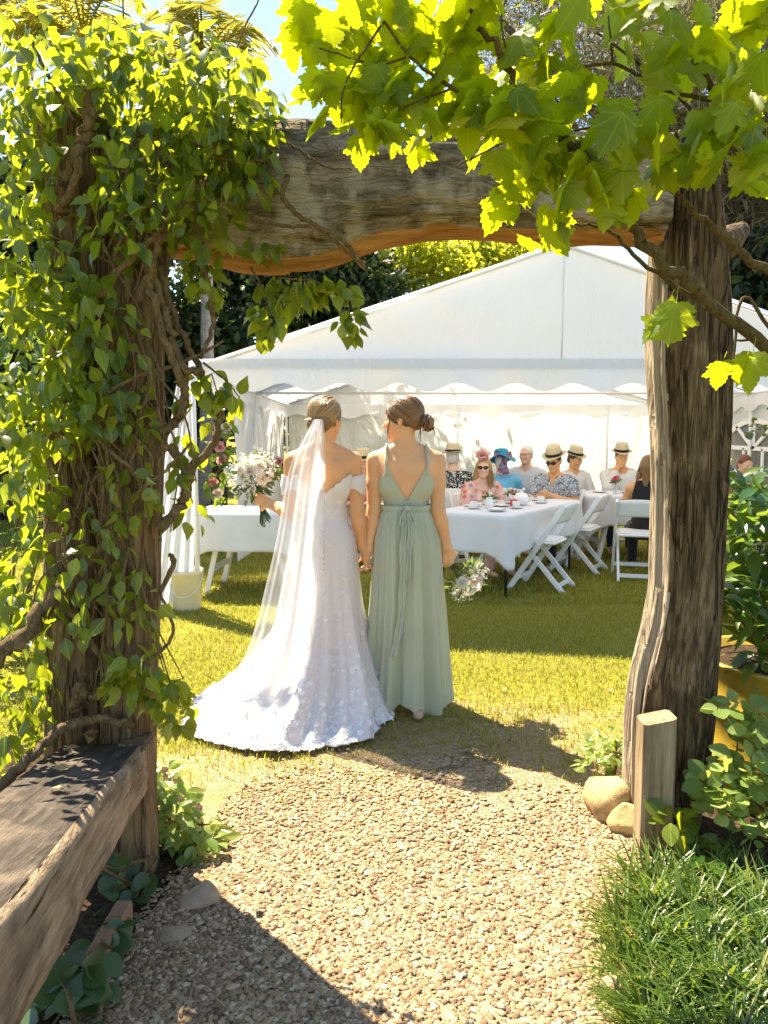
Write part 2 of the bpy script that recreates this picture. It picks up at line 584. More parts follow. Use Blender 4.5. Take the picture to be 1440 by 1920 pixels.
def strawmat():
    t = NT('woven_straw')
    v = t.coord('Object')
    w = t.n('ShaderNodeTexWave', wave_type='RINGS', rings_direction='Z'); t.l(v, w.inputs[0]); w.inputs['Scale'].default_value = 60; w.inputs['Distortion'].default_value = 1
    t.col(t.ramp(w.outputs['Fac'], [(.2, (.60,.47,.29)), (.8, (.78,.66,.45))])).rough(.8)
    t.bump(w.outputs['Fac'], .4, .003)
    t.translucent((.7,.55,.32), .12)
    return t.m
M['straw'] = strawmat()
M['hat_band'] = fabric('black_hat_band', (.015,.015,.017), 0)
M['lens'] = plain('dark_lens', (.008,.008,.009), .08, .6)
M['eye'] = plain('eye_white', (.7,.68,.65), .2, .5)
M['iris'] = plain('eye_iris', (.05,.03,.02), .15, .5)

def lace_mat():
    t = NT('bridal_lace')
    v = t.coord('World')
    z = t.n('ShaderNodeSeparateXYZ'); t.l(t.n('ShaderNodeNewGeometry').outputs['Position'], z.inputs[0])
    vd = t.mix(.06, v, t.n('ShaderNodeTexNoise').outputs['Color'])
    a = t.voro(vd, 34, 'SMOOTH_F1')
    b = t.noise(v, 15, 3, .6, 1.5)
    petal = t.ramp(a, [(.30, 1.0), (.42, 0.0)])
    area = t.math('ADD', b, t.math('MULTIPLY', t.ramp(t.math('MULTIPLY', z.outputs[2], .7), [(.0, .20), (.20, .02), (.5, .0), (.75, .0)]), 1.0))
    mask = t.math('MULTIPLY', petal, t.ramp(area, [(.50, 0.0), (.56, 1.0)]))
    c = t.mix(mask, (.86,.79,.765), (.91,.90,.895))
    t.col(c).rough(.7).spec(.25)
    t.b.inputs['Sheen Weight'].default_value = .3
    t.bump(t.math('ADD', mask, t.math('MULTIPLY', t.noise(v, 160, 2), .25)), .55, .006)
    t.translucent((.86,.79,.77), .22)
    return t.m
M['lace'] = lace_mat()
def veil_mat():
    t = NT('veil_tulle')
    t.col((.9,.9,.92)).rough(.8).spec(.1)
    t.translucent((.95,.95,.97), .5)
    lw = t.n('ShaderNodeLayerWeight'); lw.inputs[0].default_value = .35
    n = t.noise(t.coord('World', (1,1,.12)), 26, 3, .6)
    f = t.math('SUBTRACT', t.math('SUBTRACT', .73, t.math('MULTIPLY', lw.outputs['Facing'], .35)), t.math('MULTIPLY', n, .18))
    t.see_through(f)
    return t.m
M['veil'] = veil_mat()

M['bark_post'] = barkmat('bark_post', (.04,.025,.013), (.155,.103,.052), (.38,.28,.155), 1.0, (1,1,.13), .60)
M['bark_left'] = barkmat('bark_left', (.05,.03,.015), (.20,.128,.066), (.38,.27,.15), .9, (1,1,.16), .62, fw=.6)
M['bark_beam'] = barkmat('bark_beam', (.035,.026,.016), (.24,.195,.125), (.52,.45,.33), 1.1, (.3,1,1), .48, bs=1.0, fw=.25)
M['wood_orange'] = barkmat('orange_wood', (.20,.095,.03), (.42,.22,.075), (.55,.32,.12), .8, (.12,1,1), .7, bs=.5, fw=.1)
M['wood_pale'] = barkmat('sunlit_pale_wood', (.16,.12,.08), (.36,.29,.20), (.50,.42,.31), .8, (1,1,.08), .68, bs=.7, fw=.35)
def sleeper_mat():
    t = NT('sawn_sleeper')
    v = t.coord('Object', (1,.14,1))
    f = t.noise(v, 34, 6, .7, .25)
    st = t.noise(t.coord('Object'), 5, 4, .6)
    c = t.ramp(f, [(.3, (.11,.072,.045)), (.52, (.31,.225,.145)), (.75, (.46,.35,.235))])
    c = t.mix(t.ramp(st, [(.5, 0.0), (.68, .75)]), c, (.06,.045,.035))
    t.col(c).rough(.85).spec(.2)
    cr = t.ramp(t.noise(t.coord('Object', (1,.06,1)), 30, 3, .6), [(.30, 0.0), (.36, 1.0)])
    t.col(t.mix(cr, (.03,.02,.013), c))
    t.bump(t.math('ADD', t.math('ADD', f, cr), t.noise(t.coord('Object', (1,.3,1)), 8, 4)), .9, .02)
    return t.m
M['sleeper'] = sleeper_mat()
def sleeper_top():  # weathered top of the rail, with the vine's shade painted into the colour
    t = NT('shade_dark_sleeper_top'); f = t.noise(t.coord('Object', (1,.12,1)), 38, 6, .7, .3); st = t.noise(t.coord('Object'), 6, 4, .6)
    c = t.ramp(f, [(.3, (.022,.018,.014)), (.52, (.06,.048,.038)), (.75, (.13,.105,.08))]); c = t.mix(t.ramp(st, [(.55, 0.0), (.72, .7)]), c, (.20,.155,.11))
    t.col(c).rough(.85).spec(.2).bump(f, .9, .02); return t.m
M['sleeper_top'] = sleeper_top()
M['stub'] = barkmat('weathered_stake', (.12,.085,.045), (.30,.225,.13), (.46,.37,.24), 1.0, (1,1,.07), .66, bs=.6, fw=.15)
M['vine_stem'] = barkmat('vine_stem', (.08,.05,.022), (.24,.16,.075), (.42,.31,.165), 2.5, (1,1,.4), .6, fw=.2)
M['twig'] = barkmat('maple_twig', (.06,.042,.014), (.17,.125,.045), (.28,.21,.09), 3, (1,1,.4), .65, fw=.2)
M['tree_bark'] = barkmat('tree_bark', (.03,.022,.016), (.10,.075,.055), (.22,.17,.13), .5, (1,1,.2), .6)
M['palm_bark'] = barkmat('palm_bark', (.10,.085,.07), (.26,.23,.20), (.42,.38,.33), .5, (.4,.4,2.2), .6, fw=.2)

M['vine_leaf'] = leafmat('vine_leaf', [(0, (.018,.058,.012)), (.4, (.038,.10,.018)), (.75, (.085,.16,.020)), (1, (.17,.23,.028))], (.68,.72,.03), .48, .28, .5, (0,))
M['maple_leaf'] = leafmat('maple_leaf', [(0, (.05,.115,.012)), (.5, (.08,.15,.014)), (1, (.12,.19,.016))], (.78,.80,.015), .60, .45, .35, (0, .72, 1.2))
M['shrub_leaf'] = leafmat('shrub_leaf', [(0, (.02,.065,.018)), (.6, (.045,.12,.025)), (1, (.13,.20,.03))], (.36,.46,.04), .35, .3, .5)
M['pale_leaf'] = leafmat('pale_leaf', [(0, (.11,.19,.04)), (.6, (.22,.30,.08)), (1, (.33,.40,.14))], (.66,.72,.16), .40, .4, .4)
M['round_leaf'] = leafmat('succulent_leaf', [(0, (.035,.075,.022)), (1, (.075,.13,.04))], (.22,.3,.06), .25, .38, .45)
M['mondo'] = leafmat('mondo_blade', [(0, (.03,.075,.012)), (.55, (.07,.135,.018)), (.9, (.13,.19,.03)), (1, (.26,.24,.08))], (.4,.5,.05), .32, .35, .45)
M['bouquet_leaf'] = leafmat('bouquet_leaf', [(0, (.03,.06,.02)), (.6, (.07,.12,.035)), (1, (.14,.18,.06))], (.35,.42,.1), .3, .4)
M['grass'] = leafmat('lawn_blade', [(0, (.15,.19,.024)), (.45, (.25,.275,.038)), (.75, (.36,.335,.07)), (1, (.46,.38,.17))], (.62,.58,.06), .30, .6, .25)
M['far_dark'] = leafmat('dark_foliage', [(0, (.008,.02,.008)), (.6, (.02,.045,.014)), (1, (.05,.08,.02))], (.12,.16,.02), .25, .5)
M['far_bright'] = leafmat('sunny_foliage', [(0, (.12,.17,.025)), (.5, (.2,.24,.03)), (1, (.3,.32,.05))], (.8,.8,.06), .55, .5)
M['far_mid'] = leafmat('mid_foliage', [(0, (.03,.06,.018)), (.6, (.06,.10,.025)), (1, (.12,.15,.04))], (.3,.36,.05), .35, .5)
M['casuarina'] = leafmat('casuarina_needles', [(0, (.07,.06,.03)), (.5, (.12,.115,.055)), (1, (.20,.17,.10))], (.3,.28,.12), .3, .6)
M['palm_leaf'] = leafmat('palm_leaflet', [(0, (.10,.13,.02)), (.6, (.2,.2,.03)), (1, (.32,.26,.05))], (.6,.52,.08), .45, .45)
# ================================================================== THE GROUND
def ground_mat():
    t = NT('lawn_soil')
    v = t.coord('World')
    a = t.noise(v, 1.1, 5, .6); b = t.noise(v, 38, 4, .7); c = t.noise(v, 5, 4, .6)
    g = t.ramp(b, [(.3, (.14,.14,.022)), (.55, (.25,.23,.034)), (.8, (.36,.30,.08))])
    d = t.ramp(b, [(.3, (.17,.125,.055)), (.7, (.32,.25,.12))])
    m = t.math('ADD', t.math('MULTIPLY', a, .6), t.math('MULTIPLY', c, .4))
    t.col(t.mix(t.ramp(m, [(.50, 0.0), (.66, .8)]), g, d)).rough(.95).spec(.1)
    xyz = t.n('ShaderNodeSeparateXYZ'); t.l(v, xyz.inputs[0])
    dx = t.math('DIVIDE', t.math('SUBTRACT', xyz.outputs[0], .25), 1.5); dy = t.math('DIVIDE', t.math('SUBTRACT', xyz.outputs[1], 3.1), 1.15)
    rr = t.math('SQRT', t.math('ADD', t.math('MULTIPLY', dx, dx), t.math('MULTIPLY', dy, dy)))
    worn = t.ramp(t.math('ADD', rr, t.math('MULTIPLY', t.math('SUBTRACT', c, .5), 1.4)), [(.62, 1.0), (1.0, 0.0)])
    base = t.mix(t.ramp(m, [(.50, 0.0), (.66, .8)]), g, d)
    t.col(t.mix(worn, base, t.ramp(b, [(.3, (.22,.15,.075)), (.7, (.42,.31,.18))])))
    t.bump(b, .8, .03)
    return t.m
def gravel_mat(name='gravel_base'):
    t = NT(name)
    v = t.coord('World')
    vo = t.voro(v, 85, 'F1', 'Distance'); cl = t.voro(v, 85, 'F1', 'Color')
    sep = t.n('ShaderNodeSeparateColor'); t.l(cl, sep.inputs[0])
    n = t.noise(v, 4, 4)
    c = t.ramp(sep.outputs[0], [(0, (.22,.14,.075)), (.5, (.36,.25,.145)), (1, (.47,.36,.23))])
    c = t.mix(t.ramp(n, [(.45, 0.0), (.7, .5)]), c, (.25,.18,.10))
    t.col(c).rough(.9).spec(.2)
    t.bump(t.math('SUBTRACT', 1.0, vo), 1.0, .012)
    return t.m
def soil_mat():
    t = NT('garden_soil')
    v = t.coord('World')
    b = t.noise(v, 45, 5, .7)
    t.col(t.ramp(b, [(.3, (.03,.02,.012)), (.55, (.085,.055,.032)), (.75, (.20,.13,.08))])).rough(.95).spec(.1)
    t.bump(b, 1.0, .04)
    return t.m
M['gravel'] = gravel_mat(); M['soil'] = soil_mat(); M['lawn'] = ground_mat()

S = 400
g = mk('ground', [(-S,-S,0),(S,-S,0),(S,S,0),(-S,S,0)], [[0,1,2,3]], M['lawn']); tag(g, 'sunny yellow-green lawn under the marquee', 'lawn', kind='structure')

PATH_L = [(150,1918),(240,1770),(330,1660),(400,1570),(450,1490),(520,1440)]
PATH_R = [(1170,1918),(1200,1700),(1190,1600),(1150,1520),(1105,1455),(1010,1425)]
_pl = np.array([GZ(*p) for p in PATH_L]); _pr = np.array([GZ(*p) for p in PATH_R])
def path_edges(Y):
    return np.interp(Y, _pl[:,1], _pl[:,0]), np.interp(Y, _pr[:,1], _pr[:,0])
PATH_Y1 = float(min(_pl[-1,1], _pr[-1,1]))
rows = []
for Y in np.linspace(-1.0, PATH_Y1 + .10, 70):
    xl, xr = path_edges(Y)
    if Y > PATH_Y1 - .45:
        k = (Y - PATH_Y1 + .45) / .55; xl += .35*k*k; xr -= .35*k*k
    xs = np.linspace(xl, xr, 26)
    row = np.stack([xs, np.full(26, Y), np.full(26, .008)], 1)
    row[0,0] += .10*(fbm(np.array([Y*5, 1.1, 2])) - .45); row[-1,0] += .10*(fbm(np.array([Y*5, 9.1, 2])) - .45)
    rows.append(row)
V, F = gridmesh(np.array(rows))
tag(mk('path', V, F, M['gravel']), 'pale pinkish gravel path leading under the arch', 'path', kind='structure')
def bed(name, pts, label):
    o = mk(name, [(x, y, .004) for x, y in pts], [list(range(len(pts)))], M['soil']); tag(o, label, 'garden bed', kind='structure')
bed('garden_bed', [(-5,-1.5),(-.5,-1.5),(-.45,1.5),(-.62,2.2),(-.72,2.9),(-.95,3.25),(-1.6,3.4),(-2.4,3.9),(-5,4)], 'dark soil bed under the vine covered post')
bed('garden_bed', [(.4,-1.5),(5,-1.5),(5,4.6),(1.75,4.4),(1.3,3.7),(1.02,3.3),(.85,2.9),(.55,2.0)], 'dark soil bed round the yellow planter')

# loose stones of the path
ico_t = (1+5**.5)/2
ICO = np.array([(-1,ico_t,0),(1,ico_t,0),(-1,-ico_t,0),(1,-ico_t,0),(0,-1,ico_t),(0,1,ico_t),(0,-1,-ico_t),(0,1,-ico_t),(ico_t,0,-1),(ico_t,0,1),(-ico_t,0,-1),(-ico_t,0,1)])
ICO /= np.linalg.norm(ICO[0])
ICOF = np.array([(0,11,5),(0,5,1),(0,1,7),(0,7,10),(0,10,11),(1,5,9),(5,11,4),(11,10,2),(10,7,6),(7,1,8),(3,9,4),(3,4,2),(3,2,6),(3,6,8),(3,8,9),(4,9,5),(2,4,11),(6,2,10),(8,6,7),(9,8,1)])
ICOF_UP = ICOF[ICO[ICOF].mean(1)[:,2] > -.3]
def pebbles_mesh(C, S3, ang):
    n = len(C)
    base = ICO[None] * (1 + .75*(RNG.random((n,12,1))-.5)) * S3[:,None,:]
    c, s = np.cos(ang)[:,None], np.sin(ang)[:,None]
    x, y = base[...,0]*c - base[...,1]*s, base[...,0]*s + base[...,1]*c
    tl = (RNG.random((n,1))-.5)*.9
    z = base[...,2] + x*tl*.6
    V = np.stack([x, y, z], -1) + C[:,None,:]
    F = ICOF_UP[None] + (12*np.arange(n))[:,None,None]
    return V.reshape(-1,3), F.reshape(-1,3)
def pebble_mat():
    t = NT('pebble')
    r = t.rnd()
    c = t.ramp(r, [(0, (.07,.04,.018)), (.25, (.20,.115,.055)), (.55, (.31,.20,.105)), (.85, (.40,.28,.16)), (1, (.54,.43,.30))])
    t.col(t.mix(.25, c, t.ramp(t.noise(t.coord(), 120, 3), [(.3, (.17,.11,.06)), (.7, (.46,.35,.23))]))).rough(.8).spec(.25)
    return t.m
M['pebble'] = pebble_mat()
n = 74000
Y = 1.35 + (PATH_Y1 + .75 - 1.35) * RNG.random(n)**1.3
xl, xr = path_edges(Y)
u = RNG.random(n)
X = xl - .05 + (xr - xl + .1)*u
pn = fbm(np.stack([X*2.2, Y*2.2, np.full(n, 5.5)], 1), 3)
keep = RNG.random(n) < np.clip((PATH_Y1 + .02 - Y)/.8 + (pn-.44)*2.2, .012, 1)
edge = np.minimum(X-xl, xr-X)
keep &= (edge > .06) | (RNG.random(n) < .35 + .65*np.clip(edge/.06, 0, 1))
X, Y = X[keep], Y[keep]; n = len(X)
s = .0040 + .0056*RNG.random(n)**1.8
S3 = np.stack([s*(1.1+.9*RNG.random(n)), s, s*(.22+.30*RNG.random(n))], 1)
C = np.stack([X, Y, .008 + S3[:,2]*.5 + .004*RNG.random(n)], 1)
V, F = pebbles_mesh(C, S3, RNG.random(n)*6.28)
pb = mk('gravel', V, F, M['pebble'], smooth=False); tag(pb, 'loose pale stone chips of the gravel path', 'gravel', kind='stuff')

# lawn blades
def blades(X, Y, L, W, lean=.6, base_z=0.0, bend=.5):
    n = len(X)
    a = RNG.random(n)*6.283; le = L*lean*(.3+.7*RNG.random(n)); b = a + 1.57 + (RNG.random(n)-.5)
    tx, ty = np.cos(a)*le, np.sin(a)*le
    tz = np.sqrt(np.maximum(L*L - le*le, (.25*L)**2))
    wx, wy = np.cos(b)*W/2, np.sin(b)*W/2
    z0 = np.full(n, base_z)
    V = np.stack([np.stack([X-wx, Y-wy, z0],1), np.stack([X+wx, Y+wy, z0],1),
                  np.stack([X+tx*bend*.7+wx*.7, Y+ty*bend*.7+wy*.7, z0+tz*.62],1), np.stack([X+tx*bend*.7-wx*.7, Y+ty*bend*.7-wy*.7, z0+tz*.62],1),
                  np.stack([X+tx, Y+ty, z0+tz],1)], 1)
    i = 5*np.arange(n)[:,None]
    F = np.concatenate([i+np.array([[0,1,2]]), i+np.array([[0,2,3]]), i+np.array([[3,2,4]])])
    return V.reshape(-1,3), F
def lawn_points(n, y0, y1, pw):
    Y = y0 + (y1-y0)*RNG.random(n)**pw
    X = (RNG.random(n)*2-1)*(.62*Y + .5) + .1*Y
    xl, xr = path_edges(Y)
    on_path = (X > xl+.05) & (X < xr-.05) & (Y < PATH_Y1 - .35)
    bedl = (X < -.66) & (Y < 3.3) & ~((X > -.95) & (Y > 3.05)); bedr = (X > 1.0) & (Y < 3.5) | (X > 1.4) & (Y < 4.4)
    patch = fbm(np.stack([X*1.3, Y*1.3, np.full(n, 3.3)], 1), 3)
    near_path = np.clip((Y - PATH_Y1 + .35)/1.3 + (patch-.44)*2.5, .06, 1)
    dens = np.where(patch > .50, .35, 1.0)*np.where((X > -.3) | (Y > 4.0), near_path, np.clip(near_path*2, 0, 1))
    fringe = on_path & (Y > 2.7) & (RNG.random(n) < .10*np.clip((Y-2.7)/.4, 0, 1))
    k = (~on_path | fringe) & ~bedl & ~bedr & (RNG.random(n) < dens)
    return X[k], Y[k]
X1, Y1 = lawn_points(155000, 2.7, 6.6, 1.0)
V1, F1 = blades(X1, Y1, .018+.026*RNG.random(len(X1)), .0035+.003*RNG.random(len(X1)), .8)
X2, Y2 = lawn_points(80000, 6.4, 13.5, 1.3)
V2, F2 = blades(X2, Y2, .025+.03*RNG.random(len(X2)), .007+.006*RNG.random(len(X2)), .75)
gr = mk('grass', np.concatenate([V1, V2]), np.concatenate([F1, F2 + len(V1)]), M['grass'], smooth=False)
tag(gr, 'short dry yellow-green lawn grass', 'grass', kind='stuff')

# ================================================================== MARQUEE
TX0, TX1, TXC, TY0, TY1 = -1.57, 4.43, 1.43, 6.30, 12.3
EF, EB, RF, RB = 1.97, 1.85, 2.98, 2.88
def eave(Y): return EF + (EB-EF)*(Y-TY0)/(TY1-TY0)
def ridge(Y): return RF + (RB-RF)*(Y-TY0)/(TY1-TY0)
tent = thing('marquee', ((TX0+TX1)/2, (TY0+TY1)/2, 0), 'large white gable marquee with scalloped valance sheltering the seated guests', 'marquee')
def roof_z(X, Y):
    k = np.abs(X-TXC)/3.0
    return ridge(Y)*(1-k) + eave(Y)*k - .05*np.sin(np.pi*k)*(.6+.4*np.cos((Y-TY0)*2.1))
for sgn in (-1, 1):
    G = []
    for Y in np.linspace(TY0-.06, TY1+.06, 40):
        xs = TXC + sgn*np.linspace(0.0, 3.04, 24)
        G.append(np.stack([xs, np.full(24, Y), roof_z(xs, np.full(24, Y)) + .012*np.sin(xs*5+Y*3)*.4], 1))
    V, F = gridmesh(np.array(G)); mk('roof_panel', V, F, M['tent'], tent)
# front gable in two sewn panels, back gable in one
def gable(Y, x0, x1, nm):
    xs = np.linspace(x0, x1, 40); G = []
    for k in np.linspace(0, 1, 14):
        z = EF if Y < 8 else EB
        top = roof_z(xs, np.full(40, TY0 if Y < 8 else TY1)) - .004
        zz = z + (top - z)*k
        yy = Y + .018*np.sin(xs*2.3 + k*4)*np.sin(k*3.14) + .006*np.sin(xs*11 + 5*k)
        G.append(np.stack([xs, yy, zz], 1))
    V, F = gridmesh(np.array(G)); return mk(nm, V, F, M['tent'], tent)
gable(TY0, TX0+.01, TXC-.003, 'gable_panel'); gable(TY0, TXC+.003, TX1-.01, 'gable_panel'); gable(TY1, TX0+.01, TX1-.01, 'gable_panel')
mk('gable_seam', *tube([(TXC, TY0-.012, EF), (TXC, TY0-.012, RF-.03)], .006, 6), M['tent'], tent)
MB().bar((TX0, TY0-.03, EF+.035), (TX1, TY0-.03, EF+.035), .012, .075).build('gable_hem', M['tent'], tent)
def valance(p0, p1, zt0, zt1, drop, period, nm, ph=0.0, mat='tent'):
    p0, p1 = np.array(p0, float), np.array(p1, float); L = np.linalg.norm(p1-p0); m = int(L*36)
    t = np.linspace(0, 1, m); nrm = np.array([-(p1-p0)[1], (p1-p0)[0]])/L
    G = []
    for k in np.linspace(0, 1, 8):
        sc = .034*np.sin(2*np.pi*(t*L/period + ph))
        z = zt0 + (zt1-zt0)*t - k*(drop + sc)
        wob = k*(.018*np.sin(t*L*5.1+ph) + .010*np.sin(t*L*13))
        xy = p0[None] + (p1-p0)[None]*t[:,None] + nrm[None]*wob[:,None]
        G.append(np.stack([xy[:,0], xy[:,1], z], 1))
    V, F = gridmesh(np.array(G)); return mk(nm, V, F, M[mat], tent)
valance((TX0, TY0-.035), (TX1, TY0-.035), EF, EF, .155, .47, 'valance', .15)
valance((TX0, TY1-.05), (TX1, TY1-.05), EB, EB, .19, .56, 'valance', .4)
valance((TX0+.03, TY0+.1), (TX0+.03, TY1-.1), EF, EB, .19, .56, 'valance', .1)
valance((TX1-.03, TY0+.1), (TX1-.03, TY1-.1), EF, EB, .19, .56, 'valance', .1)
# frame
def pole(a, b, r=.019, nm='frame_pole'): return mk(nm, *tube([a, b], r, 10), M['steel_white'], tent)
for Y in (TY0, 9.3, TY1):
    for X in (TX0+.02, TX1-.02):
        pole((X, Y, 0), (X, Y, eave(Y)), .022, 'leg')
    for sgn in (-1, 1):
        pole((TXC+sgn*2.97, Y, eave(Y)), (TXC, Y, ridge(Y)-.04))
    if Y > 7: pole((TX0, Y, eave(Y)-.012), (TX1, Y, eave(Y)-.012), .016)
for X in (TX0+.02, TX1-.02): pole((X, TY0, EF-.01), (X, TY1, EB-.01))
pole((TXC, TY0, RF-.05), (TXC, TY1, RB-.05))
for X in (1.17, 3.55): pole((X, TY1-.03, 0), (X, TY1-.03, EB), .02, 'leg')
def sag_wall(nm, p0, p1, zt0, zt1, ph):
    p0, p1 = np.array(p0, float), np.array(p1, float); L = np.linalg.norm(p1-p0); m = max(12, int(L*22))
    t = np.linspace(0, 1, m); nrm = np.array([-(p1-p0)[1], (p1-p0)[0]])/L; G = []
    for k in np.linspace(0, 1, 26):
        z = (zt0+(zt1-zt0)*t)*(1-k) + .015*k
        w = .035*np.sin(t*9+ph)*np.sin(3.14*k)*.7 + .02*np.sin(t*17+k*7+ph) + .03*np.sin((t*L*1.3 - k*2.2)*3+ph)*np.sin(3.14*t)
        xy = p0[None] + (p1-p0)[None]*t[:,None] + nrm[None]*w[:,None]
        G.append(np.stack([xy[:,0], xy[:,1], z], 1))
    V, F = gridmesh(np.array(G)); return mk(nm, V, F, M['wall'], tent)
for i, (a, b) in enumerate([(TX0+.05, 1.165), (1.175, 3.545), (3.555, TX1-.05)]):
    sag_wall('wall_panel', (a, TY1+.03), (b, TY1+.03), EB-.03, EB-.03, i*2.0)
sag_wall('wall_panel', (TX0-.02, 8.35), (TX0-.02, TY1), eave(8.35)-.1, EB-.1, 1.0)
# right side wall with an arched clear window between 8.8 and 10.0
WX = TX1 + .02; wy0, wy1, wz0, wz1 = 8.55, 9.99, .62, 1.24; wr = (wy1-wy0)/2; wyc = (wy0+wy1)/2
ang = np.linspace(math.pi, 0, 29)
arch = [(wyc + wr*math.cos(a), wz1 + .33*math.sin(a)) for a in ang]
V, F = [], []
def q(pts):
    n = len(V); V.extend([(WX, y, z) for y, z in pts]); F.append(list(range(n, n+len(pts))))
q([(TY0, .01), (wy0, .01), (wy0, 1.86), (TY0, 1.9)]); q([(wy1, .01), (TY1, .01), (TY1, 1.8), (wy1, 1.84)]); q([(wy0, .01), (wy1, .01), (wy1, wz0), (wy0, wz0)])
for i in range(28):
    (ya, za), (yb, zb) = arch[i], arch[i+1]
    q([(ya, za), (yb, zb), (yb, 1.86-.014*(yb-wy0)), (ya, 1.86-.014*(ya-wy0))])
mk('side_wall', V, F, M['wall'], tent)
t = NT('clear_vinyl'); t.col((.55,.58,.6)).rough(.12).spec(.5); t.see_through(.74); M['vinyl'] = t.m
win = mk('window', [(WX+.004, wy0, wz0), (WX+.004, wy1, wz0)] + [(WX+.004, y, z) for y, z in reversed(arch)], [list(range(31))], M['vinyl'], tent)
def mull(pts, w=.05):
    mb = MB()
    for a, b in zip(pts[:-1], pts[1:]):
        mb.bar((WX-.014, a[0], a[1]), (WX-.014, b[0], b[1]), .02, w, up=(0, -(b[1]-a[1]), b[0]-a[0]))
    o = mb.build('window_bar', M['white_paint'], win); return o
mull(arch, .06); mull([(wy0, wz1), (wy1, wz1)]); mull([(wy0, wz0), (wy1, wz0)]); mull([(wy0, wz0), (wy0, wz1)]); mull([(wy1, wz0), (wy1, wz1)])
mull([(wyc, wz1), (wyc, wz1+.33)], .04); mull([(wyc, wz1), arch[8]], .04); mull([(wyc, wz1), arch[20]], .04)
for f in (.33, .66): mull([(wy0+(wy1-wy0)*f, wz0), (wy0+(wy1-wy0)*f, wz1)], .04)
mull([(wy0, .95), (wy1, .95)], .04)
# gathered white curtain at the front left leg
G = []
for k in np.linspace(0, 1, 30):
    cx = TX0 - .04 - .20*k**1.3; row = []
    for a in np.linspace(-1, 1, 46):
        w = .05 + .17*k**.8
        row.append((cx + a*w, TY0 - .07 + .03*math.sin(a*13 + 1.2*k)*(.5+k) + .02*math.sin(a*29), EF - .12 - k*(EF-.12-.03) + .03*math.sin(a*9)*k))
    G.append(row)
V, F = gridmesh(np.array(G)); cu = mk('curtain', V, F, M['cloth'], None); tag(cu, 'white gathered curtain tied at the front marquee leg beside the vine', 'curtain')

# ================================================================== TREES BEHIND
def leafcloud(C, size, up=.35, aspect=.5, droop=0.0, dirs=None):
    n = len(C)
    d = RNG.normal(size=(n,3)) if dirs is None else dirs + .35*RNG.normal(size=(n,3))
    d[:,2] -= droop; d /= np.linalg.norm(d, axis=1)[:,None]
    nn = RNG.normal(size=(n,3)); nn[:,2] += up*2
    w = np.cross(d, nn); w /= np.linalg.norm(w, axis=1)[:,None] + 1e-9
    L = (size*(.6+.8*RNG.random(n)))[:,None]
    nrm = np.cross(w, d)
    V = np.stack([C, C + d*L*.45 + w*L*aspect*.5 + nrm*L*.06, C + d*L, C + d*L*.45 - w*L*aspect*.5 + nrm*L*.06], 1)
    i = 4*np.arange(n)[:,None]
    return V.reshape(-1,3), np.concatenate([i+np.array([[0,1,2,3]])])
def crown_points(blobs, n, clusters, spread):
    """blobs: (cx,cy,cz, rx,ry,rz, weight)"""
    w = np.array([b[6] for b in blobs], float); w /= w.sum()
    out = []
    for b, ww in zip(blobs, w):
        k = max(3, int(clusters*ww)); m = int(n*ww/k)
        d = RNG.normal(size=(k,3)); d /= np.linalg.norm(d, axis=1)[:,None]
        r = RNG.random(k)**.45
        cc = np.array(b[:3]) + d*r[:,None]*np.array(b[3:6])
        s = spread*(.6+.8*RNG.random(k))
        out.append((cc[:,None,:] + RNG.normal(size=(k,m,3))*s[:,None,None]*np.array([1,1,.7])).reshape(-1,3))
    return np.concatenate(out)
def limbs(base, blobs, r0, mat, parent, top=None, nm='trunk'):
    mb = MB(); b = np.array(base, float); top = np.array(top if top is not None else blobs[0][:3], float)
    tr = catmull([b, b*.7+top*.3 + RNG.normal(size=3)*.05, b*.35+top*.65 + RNG.normal(size=3)*.12, top], 6)
    mb.tube(tr, [r0*1.25, r0, r0*.7, r0*.3], 9)
    mk(nm, mb.V, mb.F, mat, parent)
    mb = MB()
    for bl in blobs:
        for _ in range(3):
            s = tr[int(len(tr)*(.35+.5*random.random()))]
            e = np.array(bl[:3]) + RNG.normal(size=3)*np.array(bl[3:6])*.5
            mb.tube(catmull([s, (s+e)/2 + RNG.normal(size=3)*.15 + np.array([0,0,.1]), e], 5), [r0*.42, r0*.25, r0*.08], 6)
    mk('limb', mb.V, mb.F, mat, parent)
def tree(name, label, base, blobs, n, leaf, mat, r0=.14, clusters=60, spread=.28, group=None, bark='tree_bark', droop=0.0, aspect=.5, cat='tree'):
    t = thing(name, base, label, cat, group)
    limbs(base, blobs, r0, M[bark], t)
    C = crown_points(blobs, n, clusters, spread)
    C = C[C[:,2] > .05]
    V, F = leafcloud(C, leaf, aspect=aspect, droop=droop)
    c = mk('crown', V, F, M[mat], t, smooth=False); c['kind'] = 'stuff'
    return t
tree('dark_tree', 'dark dense evergreen tree behind the left corner of the marquee', (-3.1,14.2,0), [(-3.2,14.2,3.4,1.3,1.0,1.5,1), (-2.2,14.6,4.4,1.3,1,.9,.8), (-4.1,14.5,2.2,1.2,.8,1.6,.7)], 15000, .17, 'far_dark', .15, 90, .3)
tree('dark_tree', 'dark tree with bare stems rising above the sloping marquee roof', (-.9,15.2,0), [(-1.0,15.4,4.3,1.4,1,1.0,1), (-.6,15.2,2.8,1.3,.8,1,.6)], 12000, .17, 'far_dark', .12, 80, .3)
tree('bright_tree', 'bright yellow-green leafy tree peeping over the marquee roof', (1.25,17.4,0), [(.17,17.4,4.85,1.0,.8,.7,1), (1.5,17.5,5.1,1.1,.8,.7,1), (2.7,17.6,5.3,.95,.8,.6,.7), (-.9,17.2,4.45,.7,.6,.6,.5)], 12000, .15, 'far_bright', .13, 70, .25)
